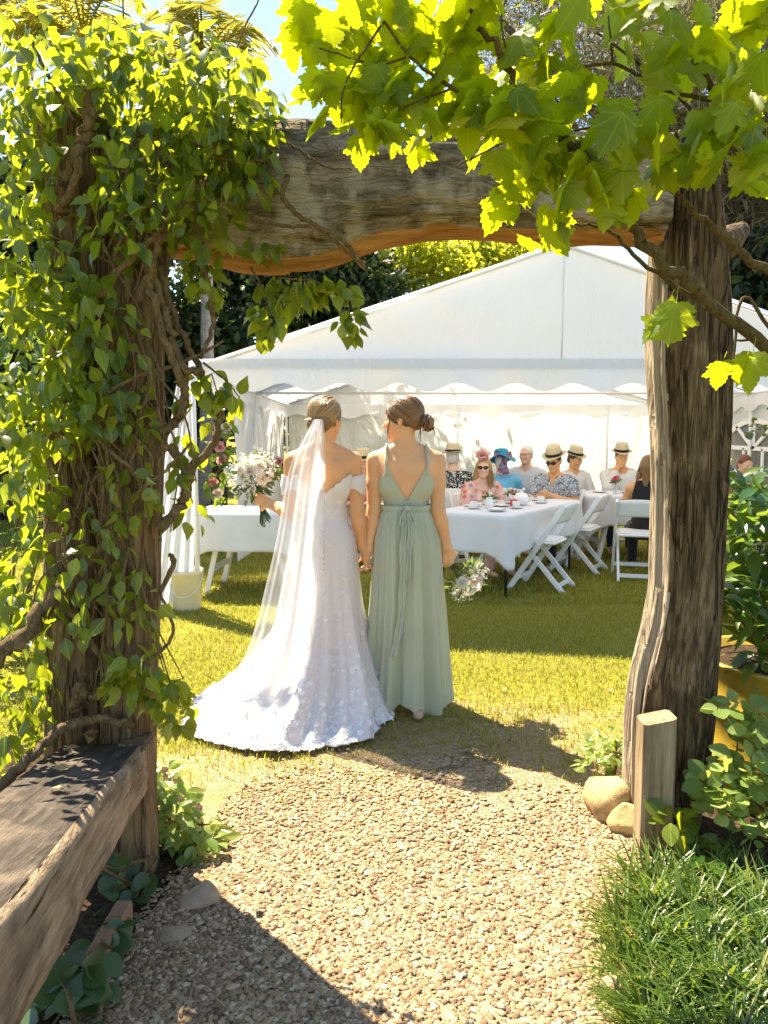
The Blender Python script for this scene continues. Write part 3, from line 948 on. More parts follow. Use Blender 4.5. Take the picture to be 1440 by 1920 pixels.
tree('dark_tree', 'tall shadowed tree far left of the marquee behind the shrubs', (-6.2,12.5,0), [(-6.2,12.5,3.2,1.6,1.2,2.0,1), (-5.0,13,4.8,1.5,1.2,1.4,.8), (-7.4,12,2,1.3,1,1.6,.6)], 14000, .2, 'far_dark', .17, 80, .35)
tree('dark_tree', 'shadowed tree seen through the arched marquee window', (7.6,11.0,0), [(7.4,11,2.0,1.5,1.3,1.6,1), (8.2,12.5,3.6,1.6,1.3,1.6,1), (6.6,14,3.8,1.2,1,1.2,.7)], 12000, .2, 'far_dark', .16, 80, .33)
tree('pale_tree', 'tall wispy casuarina with brownish needles behind the right post', (6.9,14.5,0), [(6.6,14.5,7.4,2.2,1.6,1.4,1), (4.2,14.2,7.8,1.9,1.4,1.5,1), (2.6,14.8,8.6,1.5,1.3,1.2,.7), (7.6,14,5.2,1.3,1.2,1.0,.7), (5.3,14.2,6.1,1.3,1,.8,.6), (6.4,15,9.4,2,1.4,1,.7)], 30000, .34, 'casuarina', .34, 150, .42, bark='tree_bark', droop=.6, aspect=.07)
tree('pale_tree', 'wispy olive casuarina with drooping needles beyond the marquee ridge', (9.5,17.5,0), [(8.8,17.5,8.0,2.2,1.6,1.8,1), (10,18,6,2,1.5,2,1), (5.8,17.5,10.6,2.4,1.5,1.4,1)], 20000, .36, 'casuarina', .3, 110, .45, droop=.6, aspect=.07)
def hedge_tree(x, y, h, lab, mat): tree('hedge_tree', lab, (x,y,0), [(x,y,h*.5,1.9,1.3,h*.5,1), (x+.8,y+.5,h*.75,1.4,1.2,h*.3,.7)], 6000, .26, mat, .15, 50, .4, group='trees closing off the garden')
for i, (x, y, h) in enumerate([(-9.5,10,4.5),(-9,15.5,5),(-5.5,19,4.6),(-2,20.5,4.4),(2,22,4.3),(6,22,4.4),(11.5,12,4.8),(12,17.5,5.4),(-8,6.5,3.2),(9.5,7.5,3.4)]):
    hedge_tree(x, y, h, 'mid green leafy tree closing off the far edge of the garden' if i % 2 else 'very dark leafy tree closing off the far edge of the garden', 'far_mid' if i % 2 else 'far_dark')

def palm(base, H, label, nf, flen):
    t = thing('palm_tree', base, label, 'palm tree', 'palms behind the arch')
    b = np.array(base, float); top = b + np.array([.15,.1,H])
    pts = catmull([b, b*.6+top*.4 + np.array([.06,0,0]), top], 14)
    prof = [.105 - .03*k/28 + (.006 if k % 2 else 0) for k in range(29)]
    mk('trunk', *tube(pts, prof, 12), M['palm_bark'], t)
    for k in range(nf):
        a = 6.283*k/nf + RNG.random()*.4; el = math.radians(25 + 55*RNG.random())
        dh = np.array([math.cos(a), math.sin(a), 0])
        p = [top + dh*flen*s*math.cos(el)*(1-.12*s) + np.array([0,0,1])*(flen*s*math.sin(el) - flen*.62*s*s) for s in np.linspace(0,1,14)]
        mb = MB(); mb.tube(p, [.022,.014,.004], 5)
        side = np.cross(dh, [0,0,1])
        for i in range(1, 14):
            for q_ in (0, .5):
                if i == 13 and q_: continue
                c = p[i] if not q_ else (p[i]+p[min(i+1,13)])/2
                tdir = p[i]-p[i-1]; tdir /= np.linalg.norm(tdir)
                s = i/13; ll = flen*.30*math.sin(.35+2.5*s)
                for sg in (-1, 1):
                    d = side*sg*.85 + tdir*.55 + np.array([0,0,-.25 - .25*RNG.random()]); d /= np.linalg.norm(d)
                    w = np.cross(d, [0,0,1]); w /= np.linalg.norm(w)+1e-9
                    mb.add([c - w*.014, c + w*.014, c + d*ll*.6 + w*.016, c + d*ll + np.array([0,0,-.04]), c + d*ll*.6 - w*.016], [[0,1,2,3,4]])
        mk('frond', mb.V, mb.F, M['palm_leaf'], t, smooth=False)
palm((-2.66,11.2,0), 6.5, 'slender grey ringed palm trunk rising between vine and marquee', 13, 1.7)
palm((-4.6,12.0,0), 7.2, 'golden fronded palm behind the vine covered post', 14, 2.0)
palm((-6.2,13.5,0), 8.2, 'taller golden palm beyond the shaded shrubs', 14, 2.0)
# ================================================================== RUSTIC ARCH
def log_mesh(C, A, B, ra, rb, nseg=40, amp=.012, fis=9.0, seed=0, square=2.0, lenscale=3.0):
    """loft: C (m,3) centres, A/B axes (3,), ra/rb (m,) radii"""
    C = np.asarray(C, float); m = len(C)
    th = np.linspace(0, 2*math.pi, nseg, endpoint=False)
    co, si = np.cos(th), np.sin(th)
    e = 2.0/square
    cx = np.sign(co)*np.abs(co)**e; sy = np.sign(si)*np.abs(si)**e
    s = np.concatenate([[0], np.cumsum(np.linalg.norm(np.diff(C, axis=0), axis=1))])
    P = np.stack(np.broadcast_arrays(co[None]*fis*.35 + seed, si[None]*fis*.35 + 3.1*seed, s[:,None]*lenscale), -1)
    n1 = fbm(P, 3) - .44
    P2 = np.stack(np.broadcast_arrays(co[None]*fis + seed, si[None]*fis, s[:,None]*lenscale*.9), -1)
    n2 = np.abs(vnoise(P2) - .5)
    d = 1 + (n1*2.0*amp - (n2 < .09)*amp*.55 + n2*amp*.5)/np.minimum(ra, rb)[:,None]
    A, B = np.asarray(A, float), np.asarray(B, float)
    G = C[:,None,:] + (cx[None]*ra[:,None]*d)[...,None]*A + (sy[None]*rb[:,None]*d)[...,None]*B
    V, F = gridmesh(G, True)
    F = [list(map(int, f)) for f in F]
    F.append(list(range(nseg-1, -1, -1))); F.append([(m-1)*nseg + k for k in range(nseg)])
    return V, F
def outline_post(rows, Y, depth, n=90):
    """rows (py, xl, xr) in photo pixels at depth Y -> centres and radii"""
    r = np.array(rows, float); py = np.linspace(r[0,0], r[-1,0], n)
    xl = np.interp(py, r[:,0], r[:,1]); xr = np.interp(py, r[:,0], r[:,2])
    k = np.ones(9)/9
    sm = lambda a: np.convolve(np.pad(a, 4, 'edge'), k, 'valid')
    xl, xr = sm(xl), sm(xr)
    C = np.array([(PY((a+b)/2, y, Y)) for a, b, y in zip(xl, xr, py)]); ra = (xr-xl)/2*Y/FPX
    return C, ra, np.full(n, depth/2)*(.8+.2*ra/ra.max())

arch = thing('timber_arch', (0, 2.65, 0), 'rustic log arch of two rough posts carrying a thick curved beam', 'arch')
# right post
yb = 1618
C, ra, rb = outline_post([(262,1240,1326),(330,1236,1334),(450,1222,1352),(560,1218,1358),(700,1217,1361),(800,1224,1360),(900,1228,1354),(1000,1226,1350),(1100,1222,1350),(1180,1206,1346),(1260,1184,1338),(1340,1174,1332),(1450,1170,1322),(yb,1168,1300)], 2.80, .27, 200)
C[-1,2] = min(C[-1,2], -.02)
V, F = log_mesh(C, (1,0,0), (0,1,0), ra, rb, 110, .020, 15, 1.7, 2.2, 1.6)
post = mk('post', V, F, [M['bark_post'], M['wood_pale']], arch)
# pale bare-wood strip on the post's inner edge, sunlight painted into its colour
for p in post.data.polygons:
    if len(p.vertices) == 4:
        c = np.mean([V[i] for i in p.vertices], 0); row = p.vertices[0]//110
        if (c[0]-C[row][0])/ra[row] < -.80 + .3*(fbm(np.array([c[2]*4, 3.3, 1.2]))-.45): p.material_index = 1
# left post: two logs grown together
C, ra, rb = outline_post([(235,75,212),(330,72,215),(480,92,205),(700,98,200),(900,95,205),(1100,92,205),(1300,92,215),(1690,85,215)], 2.62, .26)
C[-1,2] = -.02
V, F = log_mesh(C, (1,0,0), (0,1,0), ra, rb, 44, .016, 10, 5.2, 2.0, 1.6); mk('post', V, F, M['bark_left'], arch)
C, ra, rb = outline_post([(420,215,318),(560,205,306),(700,190,302),(850,186,304),(1000,188,300),(1150,192,296),(1300,190,292),(1690,190,288)], 2.56, .2)
C[-1,2] = -.02
V, F = log_mesh(C, (1,0,0), (0,1,0), ra, rb, 44, .013, 10, 8.2, 2.0, 1.6); mk('post', V, F, M['bark_left'], arch)
# beam
r = np.array([(200,262,440),(330,255,470),(400,248,474),(470,244,489),(540,246,492),(600,250,486),(650,256,472),(700,261,454),(760,263,445),(840,265,440),(920,266,440),(1000,266,443),(1100,268,446),(1180,272,450),(1238,280,452)], float)
px = np.linspace(200, 1238, 110); kk = np.ones(7)/7
tp = np.convolve(np.pad(np.interp(px, r[:,0], r[:,1]), 3, 'edge'), kk, 'valid'); bt = np.convolve(np.pad(np.interp(px, r[:,0], r[:,2]), 3, 'edge'), kk, 'valid')
YB = 2.70
C = np.array([PY(a, (b+c)/2, YB) for a, b, c in zip(px, tp, bt)]); rz = (bt-tp)/2*YB/FPX
V, F = log_mesh(C, (0,1,0), (0,0,1), np.full(110, .125), rz, 56, .022, 9, 2.9, 3.2, 2.6)
beam = mk('beam', V, F, [M['bark_beam'], M['wood_orange']], arch)
for p in beam.data.polygons:
    if len(p.vertices) == 4:
        k = p.vertices[0] % 56
        if 37 <= k <= 48: p.material_index = 1  # downward faces take the lighter orange wood colour
# dry broken branch stub on the far side of the right post
b0 = PY(1340,470,2.86); b1 = PY(1392,430,2.95)
mk('branch_stub', *tube([b0, (b0+b1)/2, b1], [.07,.055,.03], 9), M['bark_left'], arch)

# short squared stake beside the post
def stake(px0, px1, pyt, pyb, Y, dep, name, label, mat):
    top = PY((px0+px1)/2, pyt, Y); base = Vector((top.x + .004, Y, 0)); w = (px1-px0)*Y/FPX
    t = thing(name, base, label, 'stake')
    G = []
    for k in np.linspace(0, 1, 30):
        z = -.02 + (top.z+.02)*k; cx = base.x + (top.x-base.x)*k
        ww, dd = w/2, dep/2
        b = .012
        sec = [(-ww+b,-dd),(ww-b,-dd),(ww,-dd+b),(ww,dd-b),(ww-b,dd),(-ww+b,dd),(-ww,dd-b),(-ww,-dd+b)]
        j = .006*(fbm(np.array([[z*7, i*3.1, Y] for i in range(8)]))-.45)
        G.append([(cx + x*(1+j[i]*6), Y + y, z + (.012*x/ww if k == 1 else 0)) for i, (x, y) in enumerate(sec)])
    V, F = gridmesh(np.array(G), True); F = [list(map(int, f)) for f in F] + [[29*8+i for i in range(8)]]
    mk('shaft', V, F, M[mat], t, smooth=False)
    return t
stake(1199, 1263, 1345, 1612, 2.60, .10, 'timber_stake', 'short squared weathered stake in front of the bark covered right post', 'stub')

# sleeper rail
A = PY(279, 1392, 2.45); B = PY(62, 1648, 1.45)
d = (B - A).normalized()
rail = thing('timber_rail', (A.x-.1, A.y-.3, 0), 'heavy weathered sleeper rail running from the vine post', 'rail')
n = 70; L = 1.9; wid = .30
side = Vector((-d.y, d.x, 0)).normalized()
if side.x > 0: side = -side
G = []
for i, k in enumerate(np.linspace(0, 1, n)):
    p = A + d*(L*k); th = .165 + .09*min(1.0, k*1.9)
    up = Vector((0,0,1)); sec = []
    bv = .018
    for (a, b) in [(0,-bv),(bv,0),(wid-bv,0),(wid,-bv),(wid,-th+bv),(wid-bv,-th),(bv,-th),(0,-th+bv)]:
        j = .010*(fbm(np.array([k*9, a*11, b*13+2]))-.45)*2
        q_ = p + side*(a + j) + up*(b + j*.8)
        sec.append((q_.x, q_.y, q_.z))
    # subdivide the broad faces
    sec2 = []
    for s_ in range(8):
        a_, b_ = np.array(sec[s_]), np.array(sec[(s_+1) % 8]); m_ = 6 if np.linalg.norm(a_-b_) > .1 else 1
        for q_ in range(m_):
            c_ = a_ + (b_-a_)*q_/m_
            if m_ > 1 and q_: c_ = c_ + np.array([0,0,1.0])*(.012*(fbm(np.array([k*14, q_*1.7, s_*3.]))-.45)) + np.array([1.,0,0])*(.010*(fbm(np.array([k*10, q_*1.3+9, s_*3.]))-.45))
            sec2.append(c_)
    G.append(sec2)
m_ = len(G[0])
V, F = gridmesh(np.array(G), True); F = [list(map(int, f)) for f in F] + [list(range(m_))[::-1], [(n-1)*m_+i for i in range(m_)]]
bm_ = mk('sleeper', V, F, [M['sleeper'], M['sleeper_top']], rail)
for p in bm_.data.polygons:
    if p.normal.z > .75: p.material_index = 1  # upward faces take the darker, shade-painted wood
def rail_leg(px0, px1, py0, Y, top):
    x0, x1 = PY(px0, py0, Y).x, PY(px1, py0, Y).x
    MB().box((x0, Y-.06, -.02), (x1, Y+.06, top), .01).build('leg', M['bark_left'], rail)
rail_leg(234, 289, 1560, 2.46, .47)
pe = A + d*1.7
MB().box((pe.x-.26, pe.y-.06, -.02), (pe.x-.14, pe.y+.06, pe.z-.15), .01).build('leg', M['bark_left'], rail)

# ================================================================== LEAVES
def leaf_tpl(prof, fold=.18, droop=.25, st=None):
    """strip leaf along +Y of length 1; prof: half widths"""
    m = len(prof); V = []; F = []
    for i, w in enumerate(prof):
        y = i/(m-1); z = -droop*y*y
        V += [(-w, y, z + fold*w), (0, y, z), (w, y, z + fold*w)]
    for i in range(m-1):
        a = 3*i
        F += [(a, a+1, a+4), (a, a+4, a+3), (a+1, a+2, a+5), (a+1, a+5, a+4)]
    return np.array(V, float), np.array(F)
OVATE = leaf_tpl([.02,.22,.30,.25,.12,.005], .25, .22)
LANCE = leaf_tpl([.02,.12,.17,.15,.08,.004], .3, .3)
ROUND = leaf_tpl([.05,.30,.40,.38,.26,.05], .12, .12)
BLADE = leaf_tpl([.012,.016,.014,.003], .3, .55)
def maple_tpl():
    half = [(0,0),(.10,-.06),(.18,-.05),(.26,-.07),(.33,.0),(.45,.03),(.43,.10),(.52,.16),(.44,.21),(.40,.24),(.50,.29),(.49,.35),(.60,.40),(.63,.50),(.52,.50),(.48,.56),(.40,.53),(.33,.53),(.29,.57),(.33,.65),(.27,.70),(.29,.78),(.21,.82),(.17,.91),(.09,.93),(.0,1.08)]
    pts = [(x, y) for x, y in half] + [(-x, y) for x, y in half[-2:0:-1]]
    V = [(0, .36, .05)] + [(x, y, -.10*(abs(x)**1.5)*2 - .10*max(0, y-.4)**2 + .02*math.sin(7*x+5*y)) for x, y in pts]
    m = len(pts); F = [(0, 1+(i+1) % m, 1+i) for i in range(m)]
    # petiole
    n = len(V); V += [(-.008,0,0),(.008,0,0),(.006,-.42,.10),(-.006,-.42,.10)]; F += [(n,n+3,n+2),(n,n+2,n+1)]
    return np.array(V, float), np.array([(a,c,b) for a,b,c in F])
MAPLE = maple_tpl()
def frames(tip, nrm):
    t = np.asarray(tip, float); t = t/np.linalg.norm(t, axis=1)[:,None]
    n = np.asarray(nrm, float); n = n - t*(n*t).sum(1)[:,None]; n /= np.linalg.norm(n, axis=1)[:,None] + 1e-9
    x = np.cross(t, n)
    return np.stack([x, t, n], 2)           # columns
def place_leaves(root, tpl, P, tip, nrm, size, mat, nparts, name='leaf', rest='foliage', rname=None):
    P = np.asarray(P, float); R = frames(tip, nrm)*np.asarray(size, float)[:,None,None]; n = len(P)
    dist = np.linalg.norm(P - np.array([0,0,CAMH]), axis=1)
    vd = (P - np.array([0,0,CAMH]))/dist[:,None]
    show = size/dist*(.25 + np.abs((frames(tip, nrm)[:,:,2]*vd).sum(1)))
    order = np.argsort(-show); a, b = order[:nparts], order[nparts:]
    me = mesh_np(name, tpl[0], tpl[1]); me.materials.append(mat)
    g = Vector(root.location)
    for i in a:
        o = bpy.data.objects.new(name, me); COL.objects.link(o)
        o.parent = root; o.matrix_parent_inverse = Matrix.Translation(-g)
        m = Matrix([list(R[i][r]) + [P[i][r]] for r in range(3)] + [[0,0,0,1]])
        o.matrix_basis = m
    if len(b):
        V = np.einsum('nij,vj->nvi', R[b], tpl[0]) + P[b][:,None,:]
        k = len(tpl[0]); F = tpl[1][None] + (k*np.arange(len(b)))[:,None,None]
        o = mk(rest, V.reshape(-1,3), F.reshape(-1, tpl[1].shape[1]), mat, root); o['kind'] = 'stuff'

def blob_leaves(blobs, seed):
    """blobs in photo pixels: (px, py, Y, rx, ry, depth m, n) -> points, outward vectors"""
    rg = np.random.default_rng(seed); P, O = [], []
    for (px, py, Y, rx, ry, dep, n) in blobs:
        d = rg.normal(size=(n,3)); d /= np.linalg.norm(d, axis=1)[:,None]
        r = rg.random(n)**.4
        c = np.array(PY(px, py, Y)); k = Y/FPX
        P.append(c + d*r[:,None]*np.array([rx*k, dep, ry*k])); O.append(d)
    return np.concatenate(P), np.concatenate(O), rg

vine = thing('climbing_vine', (-.95, 2.5, 0), 'dense glossy climbing vine smothering the left post and beam end', 'vine')
VB = [(110,170,2.5,150,105,.35,470), (300,160,2.55,175,90,.34,560), (420,215,2.5,115,90,.3,380), (455,305,2.48,70,85,.2,150), (60,320,2.45,85,120,.3,230),
      (300,330,2.5,120,90,.28,270), (60,520,2.36,100,130,.3,330), (150,620,2.34,120,110,.22,200), (250,420,2.4,90,70,.2,120), (390,420,2.5,60,75,.2,90),
      (90,760,2.36,110,100,.26,260), (215,760,2.36,90,80,.14,90), (250,920,2.34,55,90,.10,34), (170,1020,2.36,80,80,.14,44), (70,900,2.5,80,120,.25,190),
      (245,1130,2.36,60,90,.12,44), (150,1140,2.36,60,80,.12,30), (60,1130,2.5,70,120,.25,160), (255,1260,2.36,60,60,.12,70), (310,1300,2.42,45,40,.1,45), (345,1345,2.42,35,22,.08,18),
      (60,1290,2.45,70,90,.2,90), (25,1400,2.3,35,60,.15,30),
      (500,580,2.62,32,65,.08,60), (570,545,2.62,65,28,.10,50), (655,600,2.62,28,35,.06,24), (620,540,2.62,60,22,.08,34), (385,745,2.5,50,60,.12,46), (430,740,2.5,30,28,.06,14), (345,860,2.48,45,60,.1,26), (350,960,2.48,40,40,.1,14), (380,520,2.52,30,60,.1,40), (500,470,2.6,30,30,.1,20)]
VB = [b[:6] + (int(b[6]*.86),) for b in VB]
P, O, rg = blob_leaves(VB, 3)
n = len(P)
tip = np.stack([O[:,0]*.55 + .35*rg.normal(size=n), -.25 + O[:,1]*.3 + .45*rg.normal(size=n), -.65 + .55*rg.normal(size=n)], 1)
nrm = np.stack([O[:,0]*.5 + .35*rg.normal(size=n), -.55 + .55*rg.normal(size=n), .75 + .5*rg.normal(size=n)], 1)
sl = (rg.random(n) < np.clip(.15 + (P[:,0]+1.3)*.6, .15, .7))[:,None]; nrm = np.where(sl, np.array(SDIR)[None] + .4*rg.normal(size=(n,3)), nrm)
sz = .041 + .036*rg.random(n)
place_leaves(vine, OVATE, P, tip, nrm, sz, M['vine_leaf'], 290)
def stem(pts, r, nm='stem', par=None, mat='vine_stem', sub=7, n=7):
    q_ = catmull([PY(*p) for p in pts], sub)
    jm = .28*(max(r) if not np.isscalar(r) else r); q_ = [p + jm*RNG.normal(size=3) for p in q_]
    return mk(nm, *tube(q_, r, n), M[mat], par)
for pts, r in [
    ([(115,400,2.42),(130,330,2.40),(158,260,2.38),(165,200,2.38),(170,150,2.42)], [.022,.02,.014]),
    ([(120,390,2.40),(150,300,2.36),(150,250,2.42),(175,210,2.4)], [.014,.012,.008]),
    ([(400,330,2.46),(340,400,2.42),(300,450,2.40),(285,500,2.40),(260,560,2.4)], [.009,.012,.012]),
    ([(180,560,2.36),(250,480,2.36),(290,440,2.38),(330,400,2.42),(420,310,2.44)], [.011,.010,.007]),
    ([(282,480,2.44),(300,560,2.44),(320,620,2.42),(345,690,2.40),(380,700,2.42)], [.016,.014,.012,.010]),
    ([(275,480,2.42),(285,560,2.40),(310,640,2.40),(335,700,2.40),(345,740,2.42),(330,790,2.42),(290,812,2.40)], [.013,.014,.012]),
    ([(300,500,2.48),(330,600,2.5),(372,690,2.5),(405,765,2.5),(400,830,2.48),(350,890,2.46),(345,940,2.45),(300,990,2.42)], [.010,.011,.014,.018]),
    ([(345,690,2.44),(340,770,2.44),(300,820,2.42),(345,870,2.45),(352,930,2.45)], [.012,.015,.017]),
    ([(380,500,2.50),(395,560,2.5),(398,620,2.5),(375,670,2.5)], [.009,.008,.006]),
    ([(195,740,2.38),(260,705,2.38),(340,680,2.42),(420,640,2.46)], [.007,.007,.004]),
    ([(-40,1270,2.25),(30,1200,2.3),(95,1130,2.36),(160,1060,2.40),(240,1000,2.40)], [.03,.026,.02,.012]),
    ([(100,1120,2.38),(150,1170,2.38),(185,1230,2.38)], [.012,.012,.008]),
    ([(-30,1500,2.1),(40,1440,2.2),(110,1370,2.32),(180,1350,2.4),(250,1358,2.42)], [.018,.017,.016,.013]),
    ([(140,1330,2.42),(150,1290,2.42),(175,1310,2.42),(210,1270,2.42)], [.018,.018,.013]),
    ([(205,1120,2.38),(204,1210,2.38),(240,1245,2.37),(290,1230,2.37),(325,1180,2.4),(300,1110,2.42)], [.006,.006,.005]),
    ([(320,1040,2.42),(325,1060,2.42),(300,1110,2.42)], [.008,.009,.008]),
    ([(540,330,2.52),(530,370,2.50),(570,410,2.50),(640,450,2.5),(685,500,2.52)], [.009,.008,.006]),
    ([(470,410,2.5),(540,425,2.5),(600,430,2.5),(690,510,2.52)], [.006,.006,.005]),
    ([(500,245,2.54),(560,280,2.52),(605,310,2.5),(660,318,2.5)], [.005,.004,.003]),
    ([(250,265,2.42),(340,262,2.42),(430,300,2.44),(505,300,2.46)], [.006,.005,.004]),
    ([(470,500,2.6),(500,560,2.62),(505,640,2.62)], [.004,.003,.002]),
    ([(520,520,2.62),(600,530,2.62),(650,570,2.62),(655,635,2.62)], [.004,.003,.002]),
    ([(380,680,2.48),(420,710,2.5),(450,745,2.5)], [.004,.003,.002]),
    ([(235,940,2.36),(300,890,2.36),(360,830,2.44)], [.006,.005,.004]),
    ([(150,800,2.36),(200,840,2.36),(260,900,2.36),(275,980,2.38)], [.008,.007,.005]),
    ([(60,80,2.5),(100,160,2.44),(140,230,2.42)], [.005,.006,.006]), ([(230,60,2.5),(232,-60,2.5)], [.003,.002]), ([(415,170,2.5),(455,60,2.5),(485,0,2.5),(500,-40,2.5)], [.003,.003,.002])]:
    stem(pts, r, 'stem', vine)
# thicket of fine stems on the post
rg2 = np.random.default_rng(4)
mb = MB()
for _ in range(60):
    x = 100 + 190*rg2.random(); y = 380 + 700*rg2.random(); l = 90 + 180*rg2.random(); dx = (rg2.random()-.5)*190
    Yd = 2.36 + .08*rg2.random()
    q_ = catmull([PY(x, y, Yd), PY(x+dx*.4+20*rg2.normal(), y+l*.4, Yd-.03), PY(x+dx, y+l, Yd+.02)], 6)
    mb.tube(q_, [.004, .0035, .002], 5)
o = mk('tendrils', mb.V, mb.F, M['vine_stem'], vine); o['kind'] = 'stuff'

# ---------------------------------------------------------------- maple branch over the arch
mt = PY(1640, 900, 2.35)
maple = thing('maple_tree', (mt.x, 2.35, 0), 'broad leaved maple reaching its backlit branches over the arch', 'tree')
mk('trunk', *tube(catmull([(mt.x,2.35,-.03),(mt.x+.02,2.36,.7),(mt.x-.02,2.33,1.5),(mt.x+.05,2.3,2.6)], 6), [.075,.06,.05,.03], 10), M['twig'], maple)
tb = (1640, 720, 2.35)
BR = [([tb,(1500,690,2.2),(1380,610,2.1),(1290,530,2.05),(1212,470,2.02),(1195,420,2.0),(1150,345,1.98),(1080,275,1.95),(1010,230,1.93),(960,140,1.9),(905,60,1.88),(860,0,1.86),(820,-60,1.86)], [.022,.017,.015,.013,.010,.007,.004]),
      ([(1640,640,2.3),(1500,545,2.2),(1400,480,2.15),(1310,400,2.12),(1230,345,2.1),(1160,365,2.08),(1060,370,2.08)], [.016,.013,.009,.005,.003]),
      ([(1010,230,1.93),(930,205,1.92),(850,165,1.9),(770,105,1.88),(720,40,1.86)], [.006,.005,.003]),
      ([(1380,610,2.1),(1300,560,2.1),(1200,490,2.1),(1140,430,2.1),(1060,420,2.1)], [.008,.006,.003]),
      ([(1640,480,2.2),(1540,330,2.1),(1440,250,2.05),(1350,190,2.0),(1290,70,1.95),(1250,-20,1.9)], [.014,.011,.008,.005]),
      ([(1350,190,2.0),(1250,170,2.0),(1150,120,1.97),(1060,130,1.95),(960,90,1.95)], [.006,.004,.003]),
      ([(1440,330,2.1),(1330,240,2.1),(1250,160,2.1),(1120,60,2.05)], [.007,.005,.003]),
      ([(1430,225,2.05),(1330,215,2.05),(1200,215,2.05),(1090,195,2.05)], [.006,.004,.002]),
      ([(1500,690,2.2),(1440,640,2.2),(1380,640,2.2)], [.008,.006,.003]), ([(1500,700,2.2),(1440,610,2.1),(1390,560,2.1),(1370,720,2.1)], [.006,.005,.003]),
      ([(720,40,1.86),(650,150,1.88),(640,230,1.9)], [.003,.002]), ([(770,105,1.88),(700,120,1.9),(600,90,1.9)], [.003,.002]), ([(850,165,1.9),(760,200,1.92),(690,240,1.92)], [.003,.002]), ([(1000,240,1.93),(900,290,1.95),(860,310,1.95)],[.003,.002]),
      ([(960,140,1.9),(940,40,1.9),(960,-30,1.9)], [.003,.002]), ([(1150,120,1.97),(1140,30,1.97)], [.003,.002]), ([(1200,215,2.05),(1100,240,2.0),(1060,250,2.0)], [.003,.002])]
for pts, r in BR: stem(pts, r, 'branch', maple, 'twig', 6, 7)
LB = [(640,70,1.95,95,85,.10,24), (740,60,1.95,95,75,.10,26), (620,200,1.95,70,60,.08,18), (730,190,1.95,95,60,.10,24), (840,120,1.95,100,90,.12,26), (700,265,1.95,50,30,.1,9),
      (880,40,1.9,80,50,.25,22), (840,255,1.95,90,42,.15,16), (940,250,1.92,70,50,.18,16), (980,120,2.0,80,70,.2,16), (1040,40,1.95,70,45,.2,12), (1000,330,1.92,90,45,.12,14), (1110,380,1.9,80,50,.12,14), (1090,290,1.9,80,60,.16,14), (1170,270,1.9,70,55,.15,10), (1050,200,1.95,60,50,.2,10),
      (1190,90,1.95,90,70,.25,13), (1290,140,1.9,90,90,.25,14), (1380,60,1.88,80,70,.25,15), (1400,210,1.85,70,70,.2,12), (1330,260,1.9,90,50,.2,9), (1420,320,1.85,40,60,.15,7), (1020,440,1.92,40,18,.06,4), (1250,600,2.0,50,20,.06,3), (1390,690,1.95,35,40,.08,4), (1300,300,2.0,70,50,.15,8), (1240,340,2.0,40,40,.1,5), (930,385,1.92,30,20,.05,3), (560,60,1.95,30,60,.1,6)]
P, O, rg = blob_leaves(LB, 11)
n = len(P)
tip = np.stack([O[:,0]*.4 + .55*rg.normal(size=n), .10 + .45*rg.normal(size=n), -.8 + .4*rg.normal(size=n)], 1)
lft = np.clip(.75 - P[:,0]*1.1, .25, 1)[:,None]
nrm = lft*np.array(SDIR)[None] + (1-lft)*np.array([0,-.5,.8])[None] + .38*rg.normal(size=(n,3))
sz = .050 + .046*rg.random(n) + .018*np.clip(P[:,0]/.6, 0, 1)
place_leaves(maple, MAPLE, P - frames(tip, nrm)[:,:,1]*(sz*.5)[:,None], tip, nrm, sz, M['maple_leaf'], 300)

# upper canopy of the same tree, above the frame, that shades the leaves on the right
P, O, rg = blob_leaves([(930,-190,2.3,150,90,.25,60), (1130,-230,2.35,170,100,.3,80), (1320,-180,2.3,170,110,.3,80)], 13)
n = len(P)
place_leaves(maple, MAPLE, P, np.stack([.5*rg.normal(size=n), .4*rg.normal(size=n), -.8+.3*rg.normal(size=n)], 1), np.array(SDIR)[None] + .4*rg.normal(size=(n,3)), .07+.05*rg.random(n), M['maple_leaf'], 0, rest='upper_foliage')
for pts, r in [([(1640,300,2.3),(1480,80,2.3),(1330,-120,2.3),(1200,-260,2.3)], [.016,.012,.006]), ([(1330,-120,2.3),(1120,-190,2.32),(930,-210,2.3)], [.008,.006,.003])]: stem(pts, r, 'branch', maple, 'twig', 6, 7)

# ---------------------------------------------------------------- shrubs
def shrub(name, label, base, blobs, tpl, mat, size, nparts, seed, tipz=.15, stems=8, cat='shrub', group=None, out=.8, nz=.6, stemr=.006):
    t = thing(name, base, label, cat, group)
    P, O, rg = blob_leaves(blobs, seed)
    k = P[:,2] > .015; P, O = P[k], O[k]; n = len(P)
    tip = np.stack([O[:,0]*out + .35*rg.normal(size=n), O[:,1]*out + .35*rg.normal(size=n), tipz + .3*rg.normal(size=n)], 1)
    nrm = np.stack([O[:,0]*.4 + .3*rg.normal(size=n), -.3 + .35*rg.normal(size=n), nz + .4*rg.random(n)], 1)
    sz = size*(.65 + .7*rg.random(n))
    place_leaves(t, tpl, P, tip, nrm, sz, mat, min(nparts, n))
    b = np.array(base, float)
    for i in range(stems):
        e = P[rg.integers(len(P))]
        mk('stem', *tube(catmull([b + rg.normal(size=3)*np.array([.04,.04,0]), (b+e)/2 + rg.normal(size=3)*.04 + np.array([0,0,.05]), e], 5), [stemr*1.3, stemr, stemr*.4], 5), M['vine_stem'], t)
    return t
shrub('leafy_shrub', 'tall shaded leafy shrub behind the vine covered post', (-2.5,5.0,0), [(30,640,5.0,110,140,.5,420), (20,830,5.0,110,140,.5,400), (70,1010,5.0,60,40,.4,60), (30,1150,4.8,70,60,.4,140)], OVATE, M['shrub_leaf'], .085, 120, 21, -.4, 10)
